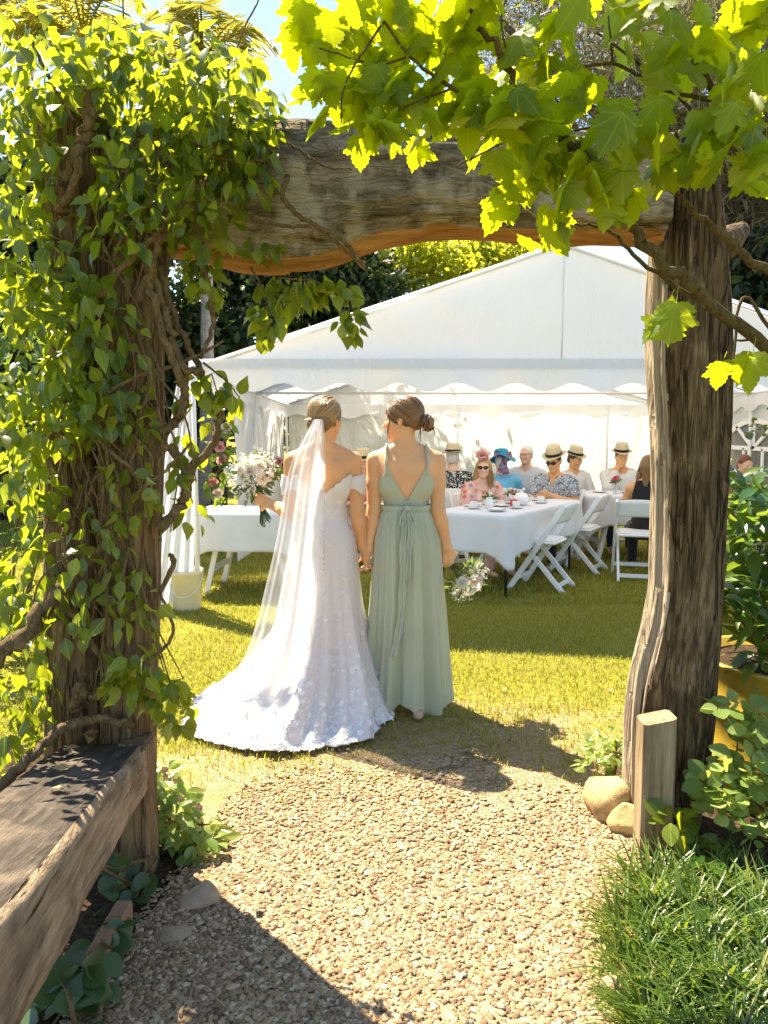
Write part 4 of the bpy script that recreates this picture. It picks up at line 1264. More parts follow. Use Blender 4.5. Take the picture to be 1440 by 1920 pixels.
shrub('leafy_shrub', 'bright low shrub at the foot of the vine post beside the path', (-.86,2.72,0), [(325,1530,2.62,40,70,.10,150), (370,1580,2.60,55,50,.10,130), (310,1470,2.66,24,40,.08,50), (335,1640,2.50,45,40,.08,90), (405,1600,2.60,28,22,.06,30)], OVATE, M['pale_leaf'], .055, 150, 22, .0, 8)
shrub('succulent_plant', 'round leaved fleshy plant in front of the rail leg', (-.80,2.30,0), [(235,1665,2.3,42,50,.06,26), (205,1700,2.25,25,25,.05,8)], ROUND, M['round_leaf'], .066, 60, 23, .5, 4, 'plant', None, .9, .35)
shrub('succulent_plant', 'drooping round leaved plant under the sleeper rail', (-.72,1.78,0), [(160,1820,1.85,50,70,.08,34), (130,1895,1.8,60,35,.1,26), (190,1760,2.0,30,30,.06,12)], ROUND, M['round_leaf'], .066, 80, 24, -.1, 4, 'plant', None, .9, .35)
shrub('leafy_shrub', 'leafy green shrub growing from the yellow planter', (1.6,3.05,.53), [(1400,1010,3.0,60,100,.22,170), (1420,1120,2.95,80,70,.25,170), (1350,1110,2.9,45,45,.15,70), (1430,930,3.0,40,55,.15,60), (1370,900,3.1,18,30,.08,16), (1430,1230,2.85,30,40,.1,30)], LANCE, M['shrub_leaf'], .115, 180, 25, .05, 10)
shrub('leafy_shrub', 'pale green rounded leaf shrub in the bed before the planter', (1.42,2.62,0), [(1405,1350,2.55,40,34,.10,44), (1400,1440,2.5,55,50,.10,84), (1345,1490,2.5,42,50,.10,56), (1420,1530,2.42,44,50,.10,50), (1345,1330,2.55,16,14,.05,8)], ROUND, M['pale_leaf'], .055, 150, 26, .1, 9)
shrub('leafy_shrub', 'small bright weed clump at the foot of the right post', (.93,3.02,0), [(1140,1400,3.05,35,38,.1,60), (1110,1430,3.05,25,20,.08,30), (1160,1440,3.0,20,25,.06,26)], OVATE, M['pale_leaf'], .045, 90, 27, .1, 6, 'plant')
shrub('leafy_shrub', 'dark broad leaf weed between the stake and mondo grass', (1.02,2.5,0), [(1270,1540,2.5,28,18,.06,14), (1300,1590,2.45,45,25,.1,24)], ROUND, M['vine_leaf'], .06, 40, 28, .2, 4, 'plant')
shrub('leafy_shrub', 'leafy garden shrub beyond the planter near the marquee side', (2.9,5.6,0), [(1425,800,6.0,20,40,.3,10), (1430,1000,5.6,50,60,.3,120), (1400,1080,5.4,60,50,.3,120)], OVATE, M['shrub_leaf'], .10, 60, 29, .1, 6)

# mondo grass mound
mondo = thing('mondo_grass', (.95,1.95,0), 'dense mound of dark strappy grass beside the gravel path', 'grass clump')
rg = np.random.default_rng(31)
cl = [(1230,1640,1.0), (1330,1650,1.0), (1420,1650,1.0), (1190,1720,.9), (1280,1730,1.1), (1380,1730,1.1), (1460,1720,1.1), (1200,1800,.8), (1290,1810,1.0), (1390,1820,1.1), (1230,1890,.8), (1330,1900,1.0), (1430,1910,1.1), (1500,1800,1.1), (1500,1900,1.1), (1250,1960,.8), (1370,2000,1.0), (1470,2020,1.0)]
P, T, N, Sz = [], [], [], []
for (px, py, s_) in cl:
    c = GZ(px, py + 40, .0)
    for _ in range(190):
        a = 6.283*rg.random(); r_ = .055*rg.random()**.5
        P.append((c.x + r_*math.cos(a)*1.6, c.y + r_*math.sin(a)*1.6, .0 + .02*rg.random()))
        el = math.radians(38 + 50*rg.random()); a2 = a + .6*rg.normal()
        T.append((math.cos(a2)*math.cos(el), math.sin(a2)*math.cos(el), math.sin(el)))
        N.append((-math.cos(a2)*math.sin(el), -math.sin(a2)*math.sin(el), math.cos(el))); Sz.append(s_*(.085 + .085*rg.random()))
BL = leaf_tpl([.020,.030,.027,.019,.005], .35, .58)
place_leaves(mondo, BL, np.array(P), np.array(T), np.array(N), np.array(Sz), M['mondo'], 290, 'blade', 'blades')
for (px, py, s_, sd) in [(1195,1905,.07,1), (1150,1870,.06,2)]:
    c = GZ(px, py); t = thing('grass_tuft', (c.x, c.y, 0), 'small pale grass tuft on the gravel edge' if sd == 1 else 'tiny grass tuft beside the half buried stone', 'grass tuft')
    k = 26; a = np.random.default_rng(sd).random(k)*6.283; el = .5 + .8*np.random.default_rng(sd+5).random(k)
    T = np.stack([np.cos(a)*np.cos(el), np.sin(a)*np.cos(el), np.sin(el)], 1); N = np.stack([-np.cos(a)*np.sin(el), -np.sin(a)*np.sin(el), np.cos(el)], 1)
    place_leaves(t, BL, np.tile([c.x, c.y, .01], (k,1)), T, N, np.full(k, s_)*(.7+.6*np.random.default_rng(sd+9).random(k)), M['pale_leaf'], k, 'blade')

# planter
pc = (1.62, 3.05)
def yellow_mat():
    t = NT('worn_yellow_paint'); v = t.coord('Object')
    n = t.noise(v, 6, 6, .7); st = t.noise(t.coord('Object', (1,1,.15)), 9, 4, .6)
    c = t.ramp(n, [(.3, (.30,.19,.02)), (.6, (.46,.31,.03)), (.72, (.42,.34,.16))])
    c = t.mix(t.ramp(st, [(.55, 0.0), (.75, .7)]), c, (.20,.14,.05))
    t.col(c).rough(.55).spec(.4).bump(n, .3, .01); return t.m
M['yellow'] = yellow_mat()
pl = thing('planter', (pc[0], pc[1], 0), 'worn yellow drum planter with raised hoops beside the right post', 'planter')
H = .57
mk('drum', *lathe([(.0,.0),(.29,.0),(.305,.03),(.305,.16),(.318,.175),(.318,.195),(.307,.21),(.307,.36),(.32,.375),(.32,.395),(.308,.41),(.308,H-.02),(.325,H-.01),(.325,H),(.30,H),(.295,H-.06),(0,H-.06)], 40, (pc[0], pc[1], 0)), M['yellow'], pl)
th = np.linspace(0, 6.283, 24, endpoint=False)
G = np.array([[(pc[0]+.297*r_*math.cos(a), pc[1]+.297*r_*math.sin(a), H-.045 + .05*(1-r_) + .03*(fbm(np.array([r_*5, a*3, 1.]))-.4)) for a in th] for r_ in (0.01,.3,.6,.8,1)])
V, F = gridmesh(G, True); mk('potting_soil', V, F, M['soil'], pl)

# stones
def stone(c, r, seed, label, col, name='stone'):
    rg = np.random.default_rng(seed)
    th, ph = np.meshgrid(np.linspace(0, 2*math.pi, 22, endpoint=False), np.linspace(.02, math.pi-.02, 14))
    d = np.stack([np.sin(ph)*np.cos(th), np.sin(ph)*np.sin(th), np.cos(ph)], -1)
    pn = rg.normal(size=(16,3)); pn /= np.linalg.norm(pn, axis=1)[:,None]; dist = .72 + .28*rg.random(16)
    k = np.min(np.where((d @ pn.T) > .05, dist/np.maximum(d @ pn.T, .05), 9), axis=-1); k = np.minimum(k, 1.25)*.95 + .18*(fbm(d*3 + seed, 3) - .44)
    V, F = gridmesh(d*k[...,None]*np.array(r) + np.array(c), True)
    o = mk(name, V, F, col); return tag(o, label, 'stone')
def stonemat(name, a, b):
    t = NT(name); n = t.noise(t.coord(), 12, 6, .65); t.col(t.ramp(n, [(.3, a), (.7, b)])).rough(.85).bump(n, .6, .02); return t.m
M['sandstone'] = stonemat('sandstone', (.22,.14,.055), (.56,.40,.18)); M['greystone'] = stonemat('greystone', (.22,.15,.09), (.42,.31,.2)); M['brickred'] = stonemat('red_brick', (.2,.1,.06), (.34,.18,.1))
c = GZ(1150, 1530); stone((c.x, c.y, .045), (.13,.11,.13), 3, 'rounded yellow sandstone rock beside the right post', M['sandstone'])
c = GZ(1172, 1560); stone((c.x, c.y, .025), (.075,.065,.07), 5, 'smaller yellow rock wedged at the foot of the post', M['sandstone'])
c = GZ(372, 1690); stone((c.x, c.y, .01), (.06,.08,.028), 7, 'flat pale edging stone half sunk beside the bright shrub', M['greystone'])
c = GZ(325, 1760); stone((c.x, c.y, .005), (.07,.05,.024), 8, 'flat reddish edging stone in the arch shadow', M['greystone'])
c = GZ(1152, 1870); stone((c.x, c.y, .02), (.04,.035,.035), 9, 'small tan stone half buried beside the mondo grass', M['greystone'])
a_, b_ = GZ(236, 1745), GZ(180, 1850)
mb = MB(); mb.bar((a_.x, a_.y, .05), (b_.x, b_.y, .05), .05, .10, bev=.006)
tag(mb.build('edging_brick', M['brickred']), 'reddish edging brick standing under the sleeper rail', 'brick')
# fallen leaves
me = mesh_np('fallen_leaf', *OVATE); me.materials.append(leafmat('dry_leaf', [(0,(.30,.16,.05)),(.5,(.42,.26,.09)),(1,(.5,.38,.16))], (.4,.25,.06), .2, .7))
rg = np.random.default_rng(40)
for i, (px, py) in enumerate([(1087,1563),(395,1640),(365,1625),(600,1330),(425,1200),(1140,1290),(950,1290),(150,1400),(128,1440),(95,1478),(185,1372),(165,1380)]):
    onrail = i >= 7
    p = GZ(px, py, .02) if not onrail else PY(px, py, 2.2)
    if onrail:
        k_ = (A.y - p.y); zt = A.z + d.z/(-d.y)*(A.y-2.2)
        p = GZ(px, py, zt + .012); zt = A.z + d.z/(-d.y)*(A.y-p.y); p = GZ(px, py, zt + .016)
    o = bpy.data.objects.new('fallen_leaf', me); COL.objects.link(o)
    o.location = p; o.rotation_euler = (rg.normal()*.25, rg.normal()*.25, rg.random()*6.28); s_ = .04 + .03*rg.random(); o.scale = (s_, s_, s_)
    tag(o, 'dry brown leaf lying on the sleeper rail' if onrail else 'dry fallen leaf lying on the lawn or gravel', 'leaf', 'fallen leaves on the rail' if onrail else 'fallen leaves on the ground')
# ================================================================== PEOPLE
def v3(*a): return np.array(a, float)
def nz(v): v = np.asarray(v, float); return v/(np.linalg.norm(v) + 1e-12)
def head_sdf(s, c, R, sc=1.0, jaw=1.0):
    """adds a head; c = centre of the skull, R columns = right, forward, up"""
    T = lambda *p: c + R @ (v3(*p)*sc)
    E = lambda p, r, k=.012, sub=False: s.ell(T(*p), v3(*r)*sc, R, k*sc, sub)
    E((0,-.012,.028), (.073,.093,.085)); E((0,.03,-.03), (.058*jaw,.062,.082), .03)
    for q in (-1, 1):
        s.cone(T(q*.045*jaw,.0,-.055), T(q*.012,.072,-.098), .022*sc, .016*sc, .02)
        E((q*.035,.066,-.028), (.024,.022,.022), .02); s.cone(T(q*.012,.086,.02), T(q*.045,.070,.018), .009*sc, .008*sc, .012)
        E((q*.0735,-.008,-.012), (.007,.017,.029), .004); E((q*.079,.0,-.010), (.004,.009,.016), .004, True)
        E((q*.030,.097,.003), (.014,.012,.010), .008, True)
    s.cone(T(0,.088,.008), T(0,.110,-.034), .007*sc, .0115*sc, .010); E((.010,.102,-.037), (.007,.007,.006), .006); E((-.010,.102,-.037), (.007,.007,.006), .006)
    E((0,.091,-.060), (.021,.009,.006), .006); E((0,.089,-.071), (.018,.010,.007), .006); E((0,.078,-.098), (.018,.015,.013), .012)
def eyes(c, R, par, sc=1.0):
    for q in (-1, 1):
        p = c + R @ (v3(q*.030,.079,.003)*sc)
        th = np.linspace(0, 2*math.pi, 12, endpoint=False)
        V, F = [], []
        G = np.array([[(.0125*sc*math.sin(a)*math.cos(t), .0125*sc*math.cos(a), .0125*sc*math.sin(a)*math.sin(t)) for t in th] for a in np.linspace(.02, 3.12, 9)])
        Vv, Ff = gridmesh(G, True); e = mk('eye', Vv @ R.T + p, Ff, M['eye'], par)
        Gi = np.array([[(.0060*sc*r*math.cos(t), .0126*sc - .0008*r, .0060*sc*r*math.sin(t)) for t in th] for r in (.01, 1)])
        Vv, Ff = gridmesh(Gi, True); mk('iris', Vv @ R.T + p, Ff, M['iris'], e)
def hand_sdf(s, w, f, n, thumb, curl=.5, sc=1.0, spread=.0, tcurl=.4):
    """w wrist, f finger direction, n palm normal (fingers curl towards n), thumb +1/-1: thumb side along f x n"""
    w = np.asarray(w, float); f = nz(f); n = nz(np.asarray(n) - f*np.dot(n, f)); x = np.cross(f, n)*thumb
    for o, r0 in ((.022,.0135), (.006,.0145), (-.010,.014), (-.025,.0125)):
        s.cone(w + f*.005*sc + x*o*.55*sc, w + f*(.085 - .006*abs(o-.006)/.03)*sc + x*o*1.1*sc, .0155*sc, r0*sc*.88, .010, flat=None)
    for o, l, dv in ((.026,.070,.06), (.008,.079,.0), (-.011,.073,-.04), (-.029,.057,-.10)):
        p = w + f*(.088 - .12*abs(o))*sc + x*o*sc; d = nz(f + x*dv*spread*3); ang = 0
        for seg, (fr, r0, r1) in enumerate(((.44,.0088,.0082), (.31,.0080,.0074), (.25,.0073,.0060))):
            ang += curl*(.75 if seg == 0 else 1.0)
            dd = d*math.cos(ang) + n*math.sin(ang); q = p + dd*l*fr*sc
            s.cone(p, q, r0*sc, r1*sc, .004); p = q
    p = w + f*.022*sc + x*.022*sc; d0 = nz(f*.62 + x*.62 + n*.35); q = p + d0*.045*sc
    s.cone(p, q, .0135*sc, .0105*sc, .012); d1 = nz(f*(.9-.3*tcurl) + x*(.35-.5*tcurl) + n*(.3+.6*tcurl)); r = q + d1*.034*sc
    s.cone(q, r, .0100*sc, .0088*sc, .005); s.cone(r, r + nz(d1 + n*.3*tcurl)*.026*sc, .0088*sc, .0066*sc, .004)
def arm_sdf(s, sh, el, wr, r=(.044,.036,.037,.025), k=.02):
    sh, el, wr = map(lambda p: np.asarray(p, float), (sh, el, wr)); m = sh*.55 + el*.45
    s.cone(sh, m, r[0], r[0]*.93, k); s.cone(m, el, r[0]*.93, r[1], k); q = el*.68 + wr*.32
    s.cone(el, q, r[1], r[2], k); s.cone(q, wr, r[2], r[3], k); s.cone(wr, wr + nz(wr-el)*.012, r[3], r[3]*.9, k)
def torso_sdf(s, o, w=1.0, lean=0.0, dip=0.0):
    """standing woman, feet at o"""
    T = lambda x, y, z: o + v3(x*w, y, z)
    s.ell(T(0,.0,.93), (.142*w,.100,.13), None, .05); s.cone(T(0,.0,1.0), T(0,.0,1.16), .108*w, .103*w, .05, flat=((0,1,0), 1.22))
    s.ell(T(0,.005,1.235), (.134*w,.098,.155), None, .05); s.cone(T(-.075,-.005,1.312), T(.075,-.005,1.312), .066, .066, .05, flat=((0,1,0), 1.05))
    for q in (-1, 1):
        s.cone(T(q*.022,-.018,1.405), T(q*.148,-.008,1.336), .032, .036, .035)
        s.cone(T(q*.10,-.030,1.30), T(q*.085,-.045,1.19), .050, .045, .04)
        s.ell(T(q*.078,-.078,1.26), (.040,.018,.062), None, .03)          # shoulder blade
        s.ell(T(q*.070,.085,1.225), (.055,.048,.052), None, .03); s.ell(T(q*.062,-.050,.90), (.070,.070,.085), None, .04)
        s.cone(T(q*.068,.0,.86), T(q*.070,.012,.48), .070, .052, .04); s.cone(T(q*.080,.0,.46), T(q*.076,-.018,.33), .052, .050, .03); s.cone(T(q*.076,-.018,.33), T(q*.074,-.012,.08), .050, .032, .03)
        s.cone(T(q*.074,-.035,.040), T(q*.078,.10,.030), .030, .026, .03); s.cone(T(q*.078,.10,.028), T(q*.080,.155,.022), .026, .018, .02)
    s.cone(T(0,-.112,1.02), T(0,-.118,1.34), .014, .012, .022, True)       # spine furrow
def cap_strands(c, R, sc, gather, nst, rg, r=.0022, lift=.004, rx=(.079,.100,.092), off=(0,-.012,.030), side_part=True, low=-.35):
    """thin locks running over the skull from the hairline to the gather point (local coords)"""
    mb = MB(); rx = v3(*rx)*sc; off = v3(*off)*sc
    gdir = nz((v3(*gather)*sc - off)/rx)
    for _ in range(nst):
        a = rg.random()*2*math.pi
        fr = v3(math.sin(a)*.95, math.cos(a)*.9 if math.cos(a) > 0 else math.cos(a)*.6, .15 + .75*rg.random())
        if fr[1] < .1 and fr[2] < .25: fr[2] = -.2*rg.random()
        u = nz(fr); ang = math.acos(np.clip(np.dot(u, gdir), -1, 1))
        if ang < .25: continue
        pts = []; ll = 1 + lift/.08*(.3+rg.random()*.9)
        for t in np.linspace(0, 1, 9):
            w = (math.sin((1-t)*ang)*u + math.sin(t*ang)*gdir)/math.sin(ang)
            w = w + v3(0,0,-.16*math.sin(math.pi*t)*(abs(u[0])))
            pts.append(c + R @ (off + nz(w)*rx*(ll - .03*t)))
        mb.tube(pts, [r*.6*sc, r*sc, r*sc, r*.8*sc], 4, False)
    return mb

# ------------------------------------------------------------------ bridesmaid
def build_bridesmaid():
    o = v3(.115, 4.02, 0)
    t = thing('person', o, 'bridesmaid in a long sage green dress with low bun, seen from behind', 'person')
    s = SDF(); torso_sdf(s, o)
    hc = np.array(PY(756, 785, 4.02)); yaw = math.radians(68)
    R = rotz(yaw) @ rotx(math.radians(-4)) @ np.eye(3)
    s.cone(o + v3(0,-.012,1.355), o + v3(-.002,-.012,1.44), .047, .043, .03); s.cone(o + v3(-.002,-.012,1.455), hc + R @ v3(0,-.02,-.045), .043, .046, .02)
    body0 = SDF(); body0.P = list(s.P)
    Lsh, Lel, Lwr = o + v3(-.163,-.005,1.326), np.array(PY(701,958,4.0)), np.array(PY(691,1026,3.98))
    Rsh, Rel, Rwr = o + v3(.163,-.005,1.326), np.array(PY(821,955,4.0)), np.array(PY(838,1027,4.03))
    arm_sdf(s, Lsh, Lel, Lwr); arm_sdf(s, Rsh, Rel, Rwr)
    hand_sdf(s, Lwr, v3(-.10,.05,-1), v3(-1,.1,0), 1, .55, .98)
    hand_sdf(s, Rwr, v3(.10,.15,-1), v3(-.25,.9,.1), 1, 1.0, .98, 0, .9)
    head_sdf(s, hc, R, .98, .95)
    V, F = s.mesh(.0058); mk('body', V, F, M['skin'], t); eyes(hc, R, t, .98)
    # bodice with a deep V back
    bs = SDF(); torso_sdf(bs, o); Vb, Fb = bs.mesh(.006, .006)
    vx, vz0 = o[0] + .002, 1.205
    def g(P):
        x, y, z = P[:,0]-vx, P[:,1]-o[1], P[:,2]
        back = np.where(y < .0, np.abs(x)*1.75 - (z - 1.118)*1.0, 1.0)            # V
        side = np.where(y < .02, 1.0, 1.0)
        q_ = np.clip((z-1.14)/.15, 0, 1); armh = .19 - .082*q_*q_*(3-2*q_) - np.abs(x)
        top = np.where(y < .0, 1.35 - z, 1.30 - z + .25*np.abs(x))
        low = z - 1.055
        return np.minimum.reduce([back, armh*2, top*2, low])
    Vc, Fc = clip(Vb, Fb, g); bod = mk('bodice', Vc, Fc, M['sage'], t)
    so = bod.modifiers.new('thickness', 'SOLIDIFY'); so.thickness = .004; so.offset = 1
    for q in (-1, 1):
        raw = catmull([o + v3(q*.104,-.13,1.245), o + v3(q*.107,-.12,1.285), o + v3(q*.108,-.10,1.325), o + v3(q*.106,-.07,1.39), o + v3(q*.104,.0,1.42), o + v3(q*.10,.09,1.35), o + v3(q*.085,.15,1.27)], 6)
        pts = [Vb[np.argmin(((Vb-p)**2).sum(1))] for p in raw]; pts = [(pts[max(i-1,0)] + pts[i] + pts[min(i+1,len(pts)-1)])/3 + nz(raw[i]-(o+v3(0,0,raw[i][2]-.03)))*.003 for i in range(len(pts))]
        mk('strap', *tube(pts, .0065, 6), M['sage_dark'], t)
    mk('zip', *tube([o + v3(0,-.112,1.128), o + v3(0,-.107,1.085)], .0025, 5), M['sage_dark'], t)
    # skirt
    nt_, nr = 220, 64; th = np.linspace(0, 2*math.pi, nt_, endpoint=False); G = []
    ph = RNG.random(8)*6.28
    for k in np.linspace(0, 1, nr):
        z = 1.085 - 1.045*k
        rx = np.interp(k, [0,.06,.16,.4,.7,1], [.124,.142,.168,.182,.202,.228]); ry = np.interp(k, [0,.06,.16,.4,.7,1], [.112,.135,.158,.168,.182,.200])
        fold = .55*np.abs(np.sin(th*5.5+ph[0]+.5*k)) + .45*np.sin(th*9+ph[1]) + .5*np.abs(np.sin(th*8.5+ph[2]-.7*k))+ .25*np.sin(th*23+ph[3])
        amp = np.interp(k, [0,.1,.5,1], [.006,.012,.026,.042])
        fine = .0035*np.sin(th*46+ph[4])*np.interp(k, [0,.08,.3,1], [.6,1,.5,.2])
        cx = .006*math.sin(3*k); d = 1 + (fold-.55)*amp/.2
        x = o[0] + cx + np.cos(th)*(rx*d+fine); y = o[1] - .005 + np.sin(th)*(ry*d+fine)
        hem = (.022*np.sin(th*3+1.0) + .016*np.sin(th*7) - .012*np.cos(th))*k**6
        G.append(np.stack([x, y, np.full(nt_, z) + hem], 1))
    Vs, Fs = gridmesh(np.array(G), True); sk = mk('skirt', Vs, Fs, M['sage'], t)
    # waist band, bow and tails
    def band(z0, z1, off, mat, nm):
        G = [[(o[0] + (.128+off)*math.cos(a), o[1]-.003 + (.112+off)*math.sin(a), z) for a in np.linspace(0, 6.283, 60, endpoint=False)] for z in (z0, (z0+z1)/2, z1)]
        V, F = gridmesh(np.array(G), True); return mk(nm, V, F, M[mat], t)
    b = band(1.068, 1.096, .007, 'sage_dark', 'waist_band'); so = b.modifiers.new('thickness', 'SOLIDIFY'); so.thickness = .004
    def ribbon(px, w, Yo, nm='tie_tail'):
        pts = catmull([v3(*PY(x, y, 4.02 - yo)) for (x, y), yo in zip(px, Yo)], 7); G = []
        m = len(pts)
        for i, p in enumerate(pts):
            ww = w*(1 + .15*math.sin(i*.8)); tw = .25*math.sin(i*.35)
            G.append([p + v3(ww*a*math.cos(tw), .006*math.cos(a*5)+ww*a*math.sin(tw)*.6, 0) for a in np.linspace(-1, 1, 7)])
        V, F = gridmesh(np.array(G)); r_ = mk(nm, V, F, M['sage_dark'], t); s_ = r_.modifiers.new('thickness', 'SOLIDIFY'); s_.thickness = .002
    ribbon([(763,955),(757,1010),(755,1080),(752,1150),(744,1200),(737,1232)], .017, [.135,.175,.19,.20,.215,.225])
    ribbon([(768,955),(769,1000),(767,1045),(764,1090)], .012, [.137,.18,.192,.20])
    mk('bow_loop', *tube(catmull([v3(*PY(763,953,3.885)), v3(*PY(754,968,3.865)), v3(*PY(750,980,3.862)), v3(*PY(756,984,3.86)), v3(*PY(764,955,3.885))], 6), .006, 7), M['sage_dark'], t)
    mk('bow_loop', *tube(catmull([v3(*PY(767,953,3.885)), v3(*PY(774,966,3.865)), v3(*PY(778,978,3.862)), v3(*PY(772,980,3.86)), v3(*PY(766,957,3.885))], 6), .006, 7), M['sage_dark'], t)
    c_ = v3(*PY(765,953,3.88)); mk('bow_knot', *tube([c_ + v3(-.014,0,.002), c_ + v3(0,-.006,0), c_ + v3(.014,0,-.002)], [.011,.014,.011], 8), M['sage_dark'], t)
    # hair
    h = SDF(); T = lambda *p: hc + R @ v3(*p)
    h.ell(T(0,-.014,.032), (.079,.098,.089), R, .01); h.ell(T(0,-.075,-.015), (.052,.035,.05), R, .03)
    h.ell(T(0,.085,-.035), (.085,.085,.085), R, .012, True); h.ell(T(.07,.03,-.055), (.032,.05,.05), R, .01, True); h.ell(T(-.07,.03,-.055), (.032,.05,.05), R, .01, True)
    V, F = h.mesh(.005); hair = mk('hair', V, F, M['hair_brown'], t)
    rg = np.random.default_rng(5)
    mb = cap_strands(hc, R, 1.0, (0,-.098,-.028), 360, rg, .0024, .003); mk('hair_locks', mb.V, mb.F, M['hair_brown'], hair)
    bc = T(0,-.135,-.032); mb = MB()
    for i in range(46):                                                    # the bun: twisted coils
        a0 = rg.random()*6.28; tl = rg.normal(size=3)*.35; ax = nz(R @ (v3(0,-1,0) + tl)); u = nz(np.cross(ax, v3(.3,.2,1))); w = np.cross(ax, u)
        rr = .020 + .027*rg.random(); ln = 2.2 + 2.5*rg.random(); dz = (rg.random()-.5)*.045*(1-rr/.05)
        pts = [bc + (u*math.cos(a0+q) + w*math.sin(a0+q))*rr*(1-.05*q) + ax*(dz + .004*math.sin(3*q)) for q in np.linspace(0, ln, 14)]
        mb.tube(pts, [.002,.0052,.0058,.0045,.0015], 5)
    mk('bun', mb.V, mb.F, M['hair_brown'], hair)
    bs_ = SDF(); bs_.ell(bc, (.032,.03,.032), None, .01); bs_.cone(bc, T(0,-.09,-.02), .024, .026, .01); V, F = bs_.mesh(.005); mk('bun_core', V, F, M['hair_brown'], hair)
    mb = MB()
    for p0, p1, p2 in [(T(.055,.055,.0), T(.066,.062,-.06), T(.058,.055,-.115)), (T(-.058,.052,.0), T(-.068,.06,-.05), T(-.062,.06,-.10)), (T(.01,-.15,-.05), T(.012,-.16,-.085), T(.03,-.15,-.10)), (T(-.02,-.10,-.06), T(-.022,-.095,-.10), T(-.015,-.085,-.13)), (T(.03,-.08,-.06), T(.03,-.075,-.10), T(.035,-.07,-.12))]:
        for j in range(3):
            e = rg.normal(size=3)*.004; mb.tube(catmull([p0, p1 + e, p2 + e*2], 5), [.0016,.0014,.0005], 4)
    mk('loose_strands', mb.V, mb.F, M['hair_brown'], hair)
    # heel of a shoe showing under the hem
    sh = SDF(); sh.cone(o + v3(.06,-.22,.03), o + v3(.065,-.10,.03), .027, .03, .01); V, F = sh.mesh(.006); mk('shoe', V, F, plain('nude_shoe', (.55,.36,.25), .4), t)
    return Rwr, Lwr
BM_R, BM_L = build_bridesmaid()

